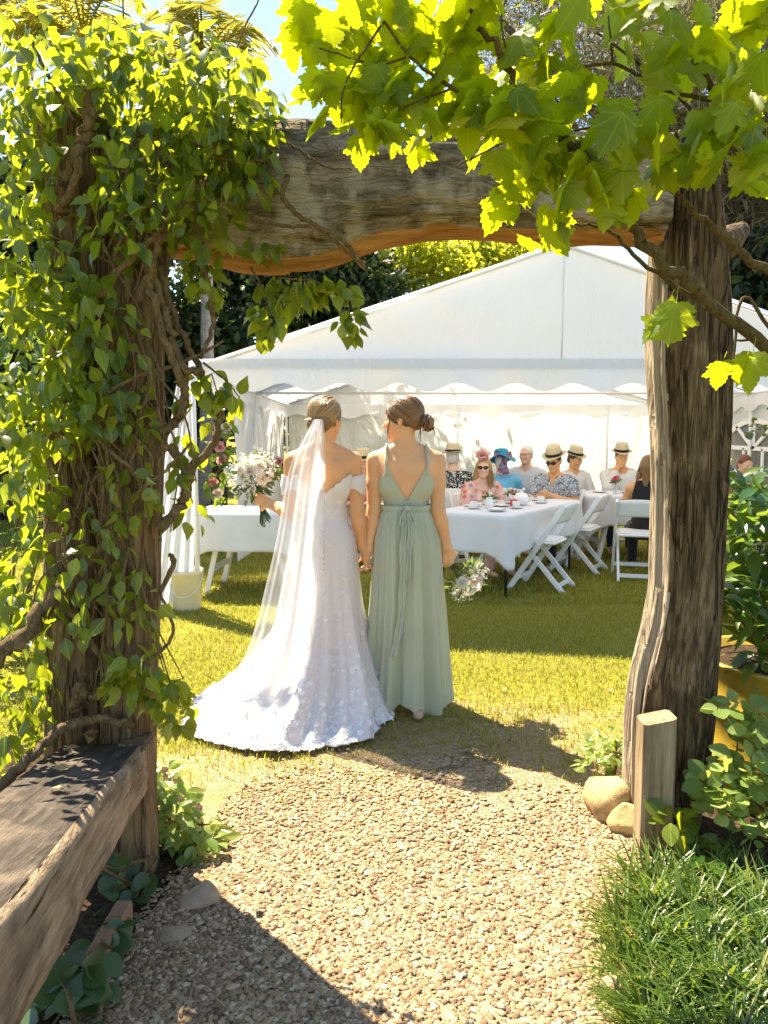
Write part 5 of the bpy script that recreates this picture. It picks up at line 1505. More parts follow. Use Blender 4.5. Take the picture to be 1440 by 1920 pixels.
# ------------------------------------------------------------------ bride
def build_bride():
    o = v3(-.315, 3.98, 0)
    t = thing('person', o, 'bride in a white lace gown with long veil and train, seen from behind', 'person')
    s = SDF(); torso_sdf(s, o)
    hc = np.array(PY(610, 786, 3.98)); R = rotz(math.radians(-24)) @ rotx(math.radians(-2))
    s.cone(o + v3(0,-.012,1.355), o + v3(.004,-.012,1.44), .046, .043, .03); s.cone(o + v3(.004,-.012,1.455), hc + R @ v3(0,-.02,-.045), .043, .046, .02)
    Rsh, Rel, Rwr = o + v3(.160,-.005,1.324), np.array(PY(670,957,3.95)), np.array(PY(680,1022,3.97))
    Lsh, Lel, Lwr = o + v3(-.160,-.005,1.324), np.array(PY(546,962,3.98)), np.array(PY(506,944,4.17))
    arm_sdf(s, Rsh, Rel, Rwr); arm_sdf(s, Lsh, Lel, Lwr)
    hand_sdf(s, Rwr, v3(.12,.12,-1), v3(1,.3,0), -1, .45, .98)
    hand_sdf(s, Lwr, v3(-.85,.45,.25), v3(.25,.85,-.1), 1, .85, .98, 0, .8)
    head_sdf(s, hc, R, .98, .93)
    V, F = s.mesh(.0058); mk('body', V, F, M['skin_tan'], t); eyes(hc, R, t, .98)
    # bodice: straight sweetheart back dipping at the spine
    bs = SDF(); torso_sdf(bs, o); Vb, Fb = bs.mesh(.006, .007)
    def g(P):
        x, y, z = P[:,0]-o[0], P[:,1]-o[1], P[:,2]
        top = np.where(y < .03, 1.155 + .10*np.clip(np.abs(x)/.13, 0, 1)**1.1, 1.27) + .004*np.sin(x*190) - z
        return np.minimum.reduce([top, z - 1.02, .165 - np.abs(x)])
    Vc, Fc = clip(Vb, Fb, g); bod = mk('bodice', Vc, Fc, M['lace'], t); so = bod.modifiers.new('thickness', 'SOLIDIFY'); so.thickness = .005; so.offset = 1
    for sh, el in ((Rsh, Rel), (Lsh, Lel)):                                 # off-shoulder lace sleeves
        a = SDF(); arm_sdf(a, sh, el, el + (el-sh)*.4); Va, Fa = a.mesh(.005, .008); ax = nz(el-sh); sg = 1 if sh is Rsh else -1
        def gs(P):
            u = (P - sh) @ ax; x = (P[:,0]-sh[0])*sg
            return np.minimum(u - .085 + .25*x, .150 + .5*x - u + .006*np.sin(P[:,1]*260))
        Va, Fa = clip(Va, Fa, gs); sl = mk('lace_sleeve', Va, Fa, M['lace'], t); so = sl.modifiers.new('thickness', 'SOLIDIFY'); so.thickness = .003; so.offset = 1
    mk('zip', *tube([o + v3(.002,-.118,1.16), o + v3(.002,-.122,1.05), o + v3(.002,-.168,.88)], .003, 5), M['lace'], t)
    for z in np.linspace(.70, 1.12, 16):
        yb = -np.interp(z, [.7,.85,.93,1.05,1.12], [.165,.168,.155,.118,.113])
        G_, F_ = lathe([(.001,.006),(.005,.004),(.006,0),(.004,-.004)], 8, (0,0,0)); Vv = np.array(G_)[:, [0,2,1]]*v3(1,-1,1) + o + v3(.010, yb-.006, z); mk('button', Vv, F_, M['lace'], t)
    # gown: fitted to the knee, then a train fanning back over the grass
    n = 260; th = np.linspace(0, 2*math.pi, n, endpoint=False); co, si = np.cos(th), np.sin(th); rg = np.random.default_rng(8); ph = rg.random(8)*6.28
    HC = v3(-.455, 3.86); rows = []
    hx = np.where(co < 0, .555, .475); hy = np.where(si < 0, .475, .42)
    hemx = HC[0] + hx*np.sign(co)*np.abs(co)**.92; hemy = HC[1] + hy*np.sign(si)*np.abs(si)**.95
    keys = np.array([0, .10, .28, .42, .55, .66, .76, .85, .92, 1.0])
    zz = np.interp(np.linspace(0,1,96), keys, [1.075,.93,.72,.54,.38,.25,.14,.065,.032,.014])
    rx = np.interp(np.linspace(0,1,96), keys, [.098,.163,.178,.186,.20,.22,.24,.25,.26,.27]); ry = np.interp(np.linspace(0,1,96), keys, [.080,.150,.165,.17,.18,.20,.22,.24,.25,.26])
    mx = np.interp(np.linspace(0,1,96), keys, [0,0,.02,.07,.16,.30,.48,.68,.84,1.0])
    for i, k in enumerate(np.linspace(0, 1, 96)):
        f = .5*np.abs(np.sin(th*4.5+ph[0])) + .5*np.sin(th*7+ph[1]+k) + .35*np.abs(np.sin(th*11.5+ph[2]-k)) + .2*np.sin(th*21+ph[3])
        amp = np.interp(k, [0,.3,.6,.85,1], [.0,.005,.035,.05,.035])
        bx = o[0] + rx[i]*co; by = o[1] + ry[i]*si
        x = bx*(1-mx[i]) + hemx*mx[i]; y = by*(1-mx[i]) + hemy*mx[i]
        x = x + co*(f-.45)*amp; y = y + si*(f-.45)*amp
        z = zz[i] + np.interp(k, [0,.5,.75,.9,1], [0,.01,.032,.034,.012])*np.maximum(f-.1, 0)*(1 + .3*np.sin(th*3))
        z = z + .012*fbm(np.stack([x*14, y*14, np.full(n, 2.2)], 1), 2)*mx[i]
        if i >= 92:
            e = (i-91)/4; sc_ = .014*e*np.abs(np.sin(th*24)); x = x + co*sc_; y = y + si*sc_
        rows.append(np.stack([x, y, z], 1))
    Vg, Fg = gridmesh(np.array(rows), True); sk = mk('gown', Vg, Fg, M['lace'], t)
    so = sk.modifiers.new('thickness', 'SOLIDIFY'); so.thickness = .004
    # raised lace sprigs along the hem and train
    Gr = np.array(rows); mb = MB()
    for q in range(560):
        i = int(95 - 36*rg.random()**2.2) if q > 60 else int(40 + 50*rg.random()); j = rg.integers(n)
        if si[j] > .35: continue
        c = Gr[i,j]; du = nz(Gr[i,(j+1) % n]-Gr[i,j-1]); dv = nz(Gr[min(i+1,95),j]-Gr[i-1,j]); nn = nz(np.cross(du, dv)); nn = nn if nn[2] > -.2 and (nn @ v3(co[j], si[j], .6)) > 0 else -nn
        sz = (.011 + .012*rg.random())*(1.0 if i > 75 else .85); a0 = rg.random()*6.28; c = c + nn*.006
        npet = 5
        for p in range(npet):
            a = a0 + p*6.283/npet; d1 = du*math.cos(a) + dv*math.sin(a); d2 = -du*math.sin(a) + dv*math.cos(a)
            mb.add([c, c + d1*sz*.6 + d2*sz*.34 + nn*.003, c + d1*sz*1.15 + nn*.002, c + d1*sz*.6 - d2*sz*.34 + nn*.003], [[0,1,2,3]])
    la = mk('lace_applique', mb.V, mb.F, plain('lace_white', (.90,.885,.875), .7, .2, 0, .02), t, smooth=False); la['kind'] = 'stuff'
    # hair
    h = SDF(); T = lambda *p: hc + R @ v3(*p)
    h.ell(T(0,-.014,.032), (.081,.099,.090), R, .01); h.ell(T(0,-.070,-.03), (.058,.042,.05), R, .03); h.ell(T(-.02,-.098,-.030), (.030,.022,.028), R, .02)
    h.ell(T(0,.085,-.035), (.085,.085,.085), R, .012, True); h.ell(T(.07,.03,-.060), (.032,.05,.05), R, .01, True); h.ell(T(-.07,.03,-.060), (.032,.05,.05), R, .01, True)
    V, F = h.mesh(.005); hair = mk('hair', V, F, M['hair_blond'], t)
    mb = cap_strands(hc, R, 1.0, (-.02,-.110,-.020), 420, rg, .0024, .003, (.081,.100,.092)); mk('hair_locks', mb.V, mb.F, M['hair_blond'], hair)
    cb = T(-.025,-.112,-.012); mk('veil_comb', *tube([cb + v3(-.028,.004,.004), cb + v3(0,-.006,.008), cb + v3(.030,.004,.0)], [.004,.006,.004], 6), plain('pearl_comb', (.75,.68,.55), .3), t)
    ring = T(.074,.0,-.055); mk('earring', *tube([ring, ring + v3(.002,0,-.018)], [.003,.005], 6), plain('gold_earring', (.7,.5,.25), .25, .5, .8), t)
    # veil: a soft sheet from the comb down over the left shoulder to the train
    L = catmull([v3(*PY(588,786,3.868)), v3(*PY(573,812,3.86)), v3(*PY(552,852,3.85)), v3(*PY(536,905,3.82)), v3(*PY(520,1000,3.80)), v3(*PY(500,1090,3.78)), v3(*PY(470,1200,3.76)), v3(*PY(418,1310,3.74)), v3(*PY(352,1385,3.70))], 9)
    Rr = catmull([v3(*PY(606,786,3.862)), v3(*PY(609,812,3.85)), v3(*PY(610,852,3.84)), v3(*PY(610,925,3.835)), v3(*PY(606,1000,3.80)), v3(*PY(602,1090,3.77)), v3(*PY(596,1200,3.74)), v3(*PY(570,1320,3.64)), v3(*PY(530,1392,3.56))], 9)
    for lay, (yo, nm, cut) in enumerate(((0.0, 'veil', 1.0), (-.012, 'veil', 1.0))):
        G = []; m = int(len(L)*cut)
        for i in range(m):
            k = i/(len(L)-1); row = []
            for a in np.linspace(0, 1, 60):
                p = L[i]*(1-a) + Rr[i]*a if lay == 0 else (L[i]*.72+Rr[i]*.28)*(1-a) + (L[i]*.06+Rr[i]*.94)*a
                w = (.002 + .011*k)*(math.sin(a*15 + 1.5*k + lay) + .35*math.sin(a*27 + lay*2)) - (.045*math.sin(math.pi*a))*min(1, k*6+.25)
                row.append(p + v3(.003*math.sin(a*25), w + yo, 0))
            G.append(row)
        V, F = gridmesh(np.array(G)); mk(nm, V, F, M['veil'], t)
    return Lwr
BR_L = build_bride()

# ------------------------------------------------------------------ flowers
def rose_mesh(name, mat, seed, open_=1.0):
    rg = np.random.default_rng(seed); mb = MB()
    k = 0
    for layer, (np_, rad, hgt, wid, lean) in enumerate(((3,.16,.62,.42,.05), (4,.34,.66,.58,.25), (5,.56,.62,.70,.50), (6,.78,.46,.78,.85))):
        for i in range(np_):
            a = 6.283*i/np_ + layer*.7 + .2*rg.normal(); cdir = v3(math.cos(a), math.sin(a), 0); sd = v3(-math.sin(a), math.cos(a), 0)
            G = []
            for u in np.linspace(0, 1, 5):
                row = []
                for w in np.linspace(-1, 1, 5):
                    ww = wid*(.35 + .65*math.sin(min(1, u*1.15)*1.57))*(1 - .12*max(0, u-.8)*5*abs(w))
                    r_ = rad*(.25 + .75*u**.7)*open_ - .18*w*w*rad*1.2 + (lean*.25*u*u)
                    z = hgt*u*(1 - .10*w*w) - .30*lean*u**3 + .02*rg.normal()
                    row.append(cdir*r_ + sd*ww*w*.62 + v3(0,0,z - .25))
                G.append(row)
            V, F = gridmesh(np.array(G)); mb.add(V, [list(map(int, f)) for f in F])
    me = mesh_np(name, np.array(mb.V), [f for f in mb.F]); me.materials.append(mat); return me
def petalmat(name, a, b):
    t = NT(name); t.col(t.ramp(t.noise(t.coord(), 2.5, 3), [(.3, a), (.7, b)])).rough(.6).spec(.25); t.translucent(b, .3); return t.m
M['p_ivory'] = petalmat('petal_ivory', (.78,.68,.52), (.86,.82,.72)); M['p_blush'] = petalmat('petal_blush', (.78,.52,.42), (.85,.70,.62)); M['p_white'] = petalmat('petal_white', (.80,.80,.72), (.87,.87,.84)); M['p_pink'] = petalmat('petal_pink', (.62,.22,.22), (.75,.40,.38)); M['p_hot'] = petalmat('petal_hot_pink', (.75,.04,.12), (.85,.12,.18)); M['p_green'] = petalmat('petal_green', (.35,.42,.12), (.55,.6,.25))
ROSE = {k: rose_mesh('rose', M[m], i) for i, (k, m) in enumerate((('ivory','p_ivory'), ('blush','p_blush'), ('white','p_white'), ('pink','p_pink'), ('hot','p_hot')))}
def bouquet(name, label, c, ax, hand, rad, flowers, seed, nleaf=110, nsprig=70, stems=16, cat='bouquet', slen=.10):
    """c centre of the dome, ax outward direction of the flower head, hand = where the stems are held"""
    rg = np.random.default_rng(seed); c = np.asarray(c, float); ax = nz(ax); hand = np.asarray(hand, float)
    t = thing(name, hand, label, cat)
    u = nz(np.cross(ax, v3(.2,.1,1) if abs(ax[2]) < .9 else v3(1,0,0))); w = np.cross(ax, u)
    g = Vector(t.location)
    for (col, a, b, sz) in flowers:                     # a around, b tilt from the axis
        d = nz(ax*math.cos(b) + (u*math.cos(a) + w*math.sin(a))*math.sin(b)); p = c + d*rad*.86
        x = nz(np.cross(d, v3(.3,.5,.2))); y = np.cross(d, x)
        o_ = bpy.data.objects.new('flower', ROSE[col]); COL.objects.link(o_); o_.parent = t; o_.matrix_parent_inverse = Matrix.Translation(-g)
        m = np.stack([x, y, d], 1)*sz; o_.matrix_basis = Matrix([list(m[r]) + [p[r]] for r in range(3)] + [[0,0,0,1]])
    D = rg.normal(size=(nleaf,3)); D /= np.linalg.norm(D, axis=1)[:,None]; dd = D @ ax
    D = np.where((dd < -.15)[:,None], D - 1.2*dd[:,None]*ax, D); D /= np.linalg.norm(D, axis=1)[:,None]; P = c + D*rad*(.55+.35*rg.random(nleaf))[:,None] - ax*rad*.25
    place_leaves(t, LANCE, P, D + .5*rg.normal(size=(nleaf,3)), ax[None] + .5*rg.normal(size=(nleaf,3)), rad*(.35+.35*rg.random(nleaf)), M['bouquet_leaf'], min(60, nleaf))
    mb = MB()
    for _ in range(nsprig):
        d = nz(ax*.8 + rg.normal(size=3)*.75)
        if d @ ax < -.1: d = d - 2*(d @ ax)*ax
        if d @ ax > .55: d = nz(d - (d @ ax - .5*rg.random())*ax)
        b0 = c + d*rad*.5; e = c + d*rad*(1.0 + .22*rg.random()) + rg.normal(size=3)*.004; mb.tube([b0, e], [.0012,.0008], 3, False)
        for q in range(3):
            p = e + rg.normal(size=3)*.007; s_ = .0032 + .0022*rg.random(); mb.add(ICO*s_ + p, [list(f) for f in ICOF])
    o_ = mk('filler_blossom', mb.V, mb.F, M['p_white'], t); o_['kind'] = 'stuff'
    for i in range(stems):
        a = 6.283*i/stems; s0 = c - ax*rad*.2 + (u*math.cos(a) + w*math.sin(a))*rad*.3; s1 = hand + (u*math.cos(a) + w*math.sin(a))*.012; back = nz(hand - c); s2 = hand + back*slen*(.8+.3*rg.random()) + (u*math.cos(a+.5) + w*math.sin(a+.5))*.032
        mk('stem', *tube(catmull([s0, s1, s2], 4), [.003,.0032,.0036], 5), M['bouquet_leaf'], t)
    return t
rgf = np.random.default_rng(2)
c1 = np.array(PY(478, 893, 4.28)); h1 = np.array(PY(490, 944, 4.24))
fl = [('ivory',2.2,.35,0.046), ('blush',.3,.5,0.046), ('ivory',3.6,.65,0.043), ('white',1.2,.75,0.043), ('ivory',4.6,.75,0.045), ('blush',5.5,.8,0.041), ('white',.8,1.15,0.038), ('ivory',2.8,1.1,0.041), ('pink',5.0,1.35,0.035), ('ivory',4.0,1.25,0.038), ('white',1.9,1.3,0.035), ('blush',3.3,1.45,0.035), ('white',.0,1.0,0.038), ('ivory',0,.0,0.046)]
bouquet('bouquet', 'domed bridal bouquet of ivory and blush roses with green stems held by the bride', c1, v3(-.25,-.72,.62), h1, .125, fl, 3, 150, 90, 18)
c2 = np.array(PY(872, 1084, 4.06)); h2 = BM_R + v3(.008,.055,-.075)
fl2 = [('white',.2,.3,0.040), ('ivory',2.0,.7,0.037), ('white',3.4,.6,0.043), ('ivory',4.6,.85,0.035), ('blush',5.4,.8,0.033), ('white',1.2,1.0,0.033), ('ivory',2.8,1.25,0.033), ('white',.0,1.2,0.033), ('white',4.0,1.25,0.033)]
bouquet('bouquet', 'smaller white rose bouquet hanging upside down in the hand of the bridesmaid', c2, v3(.50,-.42,-.55), h2, .100, fl2, 6, 90, 80, 12, slen=.05)
# ================================================================== TABLES, CHAIRS AND GUESTS
def cloth_mesh(hw, hl, h, drop, seed, point=.13):
    """draped cloth in table coordinates: long axis x (half hl), short axis y (half hw), top at h"""
    rg = np.random.default_rng(seed)
    n = 240
    # perimeter of the table, rounded
    per = []; corners = [(hl,hw),(-hl,hw),(-hl,-hw),(hl,-hw)]; b = .03
    t = np.linspace(0, 1, n, endpoint=False); per = []
    sides = [((hl,-hw),(hl,hw)), ((hl,hw),(-hl,hw)), ((-hl,hw),(-hl,-hw)), ((-hl,-hw),(hl,-hw))]
    L = [2*hw, 2*hl, 2*hw, 2*hl]; tot = sum(L); out = []
    for tt in t*tot:
        k = 0; q = tt
        while q > L[k]: q -= L[k]; k += 1
        a, c = sides[k]; f = q/L[k]; p = (a[0]+(c[0]-a[0])*f, a[1]+(c[1]-a[1])*f)
        dc = min(q, L[k]-q); nrm = [(1,0),(0,1),(-1,0),(0,-1)][k]
        cs = max(0, 1 - dc/.22)                      # closeness to a corner
        nx = (math.copysign(1, p[0]), math.copysign(1, p[1]))
        dirv = nz(np.array(nrm)*(1-.55*cs) + np.array(nx)*.55*cs)
        out.append((p[0], p[1], dirv[0], dirv[1], cs))
    O = np.array(out); rows = []
    s_ = np.arange(n)/n*tot; fold = .5*np.sin(s_*9+1) + .5*np.sin(s_*17+2.2)
    # top
    for f in (0.02, .35, .7, .97):
        rows.append(np.stack([O[:,0]*f, O[:,1]*f, np.full(n, h + .004)], 1))
    rows.append(np.stack([O[:,0] + O[:,2]*.003, O[:,1] + O[:,3]*.003, np.full(n, h)], 1))
    for k in np.linspace(.08, 1, 14):
        dr = drop*k*(1 + point/drop*O[:,4]**1.5)
        out_ = .006 + k*(.022 + .022*fold + .045*O[:,4]*(1 + .0*fold) - .035*np.exp(-((O[:,4]-.5)/.2)**2))
        rows.append(np.stack([O[:,0] + O[:,2]*out_, O[:,1] + O[:,3]*out_, h - dr], 1))
    return gridmesh(np.array(rows), True)
def table(x, y, rz, hl, hw, label, clabel, drop=.33, seed=1, legs='white', h=.735, group=None):
    t = thing('trestle_table', (x, y, 0), label, 'table', group); t.rotation_euler.z = 0
    c, s = math.cos(rz), math.sin(rz); R = rotz(rz); o = v3(x, y, 0); W = lambda V: np.asarray(V, float) @ R.T + o
    mb = MB().box((-hl,-hw,h-.035), (hl,hw,h-.004), .006); mk('table_top', W(mb.V), mb.F, M['white_paint'], t, False)
    for ex in (-1, 1):
        if legs == 'white':
            for ey in (-1, 1):
                mb = MB().bar((ex*(hl-.30), ey*(hw-.10), h-.04), (ex*(hl-.14), ey*(hw-.08), 0), .045, .045); mk('leg', W(mb.V), mb.F, M['white_paint'], t, False)
            mb = MB().bar((ex*(hl-.19), -(hw-.085), .22), (ex*(hl-.19), hw-.085, .22), .03, .05); mk('stretcher', W(mb.V), mb.F, M['white_paint'], t, False)
        else:
            for ey in (-1, 1):
                mb = MB(); mb.tube([(ex*(hl-.12), ey*(hw-.07), h-.04), (ex*(hl-.10), ey*(hw-.06), 0)], .013, 8); mk('leg', W(mb.V), mb.F, M['black_metal'], t)
    V, F = cloth_mesh(hw+.004, hl+.004, h, drop, seed); cl = mk('tablecloth', W(V), F, M['cloth']); tag(cl, clabel, 'tablecloth')
    cl.modifiers.new('thickness', 'SOLIDIFY').thickness = .002
    return R, o
ANG1 = math.atan2(.835, .55); u1 = v3(.55,.835,0); w1 = v3(-.835,.55,0)
corner = v3(1.06, 6.50, 0); HL, HW = .90, .375; T1 = corner + u1*HL + w1*HW
table(T1[0], T1[1], ANG1, HL, HW, 'folding trestle table set for tea next to the bridesmaid', 'white cloth with a hanging corner on the tea table', .33, 1, 'black')
T2 = v3(3.0, 8.85, 0); table(T2[0], T2[1], .12, .80, .38, 'white legged table with hot pink flowers by the white shirted man', 'white cloth on the table with hot pink flowers', .32, 2)
T3 = v3(-1.2, 7.05, 0); table(T3[0], T3[1], -.10, .52, .34, 'small white legged table beside the gathered curtain', 'plain white cloth on the small table behind the bridal bouquet', .33, 3)
T4 = v3(.05, 8.9, 0); table(T4[0], T4[1], .1, .9, .38, 'distant white table behind the bride and bridesmaid', 'white cloth on the distant table behind the bride', .33, 4)
T5 = v3(1.25, 9.75, 0); table(T5[0], T5[1], .05, .95, .38, 'long table between the blue hatted woman and the back wall', 'white cloth on the long table along the back wall', .33, 5)

# white folding chair
def make_chair():
    t = thing('folding_chair', (0,0,0), 'white folding chair', 'chair', 'white folding chairs')
    m = M['white_paint']
    for q in (-1, 1):
        mk('front_rail', *(lambda b: (b.V, b.F))(MB().bar((q*.205,-.275,.80), (q*.205,.235,.0), .026, .050, up=(0,1,.6), bev=.005)), m, t, False)
        mk('rear_leg', *(lambda b: (b.V, b.F))(MB().bar((q*.170,.125,.44), (q*.170,-.27,.0), .024, .046, up=(0,1,-.8), bev=.005)), m, t, False)
    G = []
    for k in np.linspace(0, 1, 9):
        G.append([(a*.195, -.262 + .05*(1-k) - .02*(1-a*a) , .635 + .15*k + .02*(1-a*a)*(1 if k > .9 else 0)) for a in np.linspace(-1, 1, 13)])
    V, F = gridmesh(np.array(G)); b = mk('backrest', V, F, m, t); b.modifiers.new('thickness', 'SOLIDIFY').thickness = .018
    s_ = MB().box((-.185,-.19,.435), (.185,.20,.462), .010); seat = mk('seat', s_.V, s_.F, m, t, False)
    p_ = MB().box((-.165,-.17,.458), (.165,.18,.478), .010); mk('cushion', p_.V, p_.F, m, seat, False)
    for (y, z, w_) in ((.165,.11,.40), (-.215,.06,.33)):
        b_ = MB().bar((-w_/2,y,z), (w_/2,y,z), .022, .035); mk('stretcher', b_.V, b_.F, m, t, False)
    return t
ch0 = make_chair(); used = [False]
def chair(x, y, face, label, group=None):
    o = ch0 if not used[0] else copy_tree(ch0); used[0] = True
    o.location = (x, y, 0); o.rotation_euler = (0, 0, math.atan2(face[1], face[0]) - math.pi/2); o['label'] = label
    o['group'] = group or 'white folding chairs'
    return o
FW = (-.86,.50)
chair(1.47, 7.10, FW, 'empty white folding chair pushed under the hanging cloth corner')
chair(2.03, 7.98, FW, 'empty white folding chair beside the man in the patterned shirt')
chair(2.50, 7.55, (.25,1), 'white folding chair of the woman in black by the right post')

# ---------------------------------------------------------------- guests
def pattern(name, kind):
    t = NT(name); v = t.coord('Object')
    if kind == 'palm':
        a = t.noise(v, 16, 4, .6, 3.0); c = t.ramp(a, [(.52, (.012,.012,.014)), (.56, (.6,.6,.58))], 'LINEAR')
    elif kind == 'floral':
        cl = t.voro(v, 20, 'F1', 'Color'); sp = t.n('ShaderNodeSeparateColor'); t.l(cl, sp.inputs[0]); c = t.ramp(sp.outputs[0], [(0,(.72,.42,.36)), (.35,(.70,.12,.12)), (.5,(.78,.55,.48)), (.7,(.35,.22,.38)), (.85,(.72,.3,.22)), (1,(.75,.6,.55))], 'CONSTANT')
        c = t.mix(t.ramp(t.voro(v, 20, 'F1'), [(.35, 0.0), (.6, 1.0)]), c, (.72,.45,.38))
    elif kind == 'leafgrey':
        a = t.noise(v, 26, 4, .65, 2.2); c = t.ramp(a, [(.42, (.10,.13,.19)), (.50, (.30,.33,.38)), (.56, (.66,.67,.68))])
    elif kind == 'leopard':
        a = t.voro(v, 38, 'F1'); c = t.ramp(a, [(.2, (.05,.03,.02)), (.35, (.36,.22,.10))])
    elif kind == 'scarf':
        a = t.noise(v, 22, 2, .5, 1.0); c = t.ramp(a, [(.35,(.03,.10,.24)), (.45,(.40,.10,.22)), (.55,(.10,.35,.42)), (.62,(.55,.2,.3)), (.7,(.1,.12,.3))], 'CONSTANT')
    t.col(c).rough(.8); t.translucent(c, .12); return t.m
for k in ('palm','floral','leafgrey','leopard','scarf'): M['pat_'+k] = pattern('fabric_'+k, k)
M['blue_knit'] = fabric('sky_blue_knit', (.16,.50,.76), .15); M['white_shirt'] = fabric('white_shirt', (.80,.78,.76), .25); M['grey_suit'] = fabric('pale_grey_jacket', (.52,.55,.60), .05); M['black_top'] = fabric('black_top', (.012,.012,.015), 0); M['navy'] = fabric('navy_trousers', (.03,.035,.055), 0); M['coral'] = fabric('coral_top', (.70,.24,.17), .15); M['stone_tr'] = fabric('stone_trousers', (.42,.36,.28), 0)
M['teal_hat'] = fabric('turquoise_hat', (.02,.28,.46), .1); M['pink_net'] = petalmat('pink_tulle', (.78,.42,.42), (.88,.66,.64))

def fedora(par, hc, R, sc=1.0, mat='straw', tilt=0.0):
    T = lambda V: (np.asarray(V, float)*sc) @ (R @ rotx(tilt)).T + hc + R @ (v3(0,-.012,.062)*sc)
    n = 36; prof = [(.138,.004),(.135,.008),(.115,.002),(.094,.004),(.090,.03),(.087,.06),(.083,.095),(.072,.112),(.04,.106),(.0,.090)]
    V, F = lathe(prof, n); V = np.array(V); V[:,0] *= .92; V[:,1] *= 1.10
    r = np.hypot(V[:,0], V[:,1]); V[:,2] += np.where(r > .10, .12*(np.abs(V[:,0])*1.0)*np.clip((r-.1)/.05, 0, 1) - .02*np.clip((V[:,1]-.08)/.08, 0, 1), 0)
    hat = mk('hat', T(V), F, M[mat], par); so = hat.modifiers.new('thickness', 'SOLIDIFY'); so.thickness = .004
    V, F = lathe([(.0995,.006),(.0965,.036)], n); V = np.array(V); V[:,0] *= .92; V[:,1] *= 1.10; mk('hat_band', T(V), F, M['hat_band'], hat)
def specs(par, hc, R, sc, dark=True):
    T = lambda *p: hc + R @ (v3(*p)*sc)
    if dark:
        g_ = None
        for q in (-1, 1):
            ang = np.linspace(0, 6.283, 16, endpoint=False); G = [[T(q*.032 + .026*k*math.cos(a), .108 - .012*abs(q*.032 + .026*k*math.cos(a))/.03, .004 + .020*k*math.sin(a)) for a in ang] for k in (.01, 1)]
            V, F = gridmesh(np.array(G), True); g_ = mk('sunglasses_lens', V, F, M['lens'], par); g_.modifiers.new('thickness', 'SOLIDIFY').thickness = .004
    fr = MB()
    for q in (-1, 1):
        fr.tube([T(q*.058,.088,.010), T(q*.074,.04,.010), T(q*.076,-.01,.006)], .0028*sc, 5)
        if not dark:
            fr.tube([T(q*.032 + .024*math.cos(a), .106, .002 + .016*math.sin(a)) for a in np.linspace(0, 6.283, 14)], .0022*sc, 5)
    fr.tube([T(-.010,.108,.008), T(.010,.108,.008)], .003*sc, 5)
    mk('glasses_frame', fr.V, fr.F, M['lens'], par)

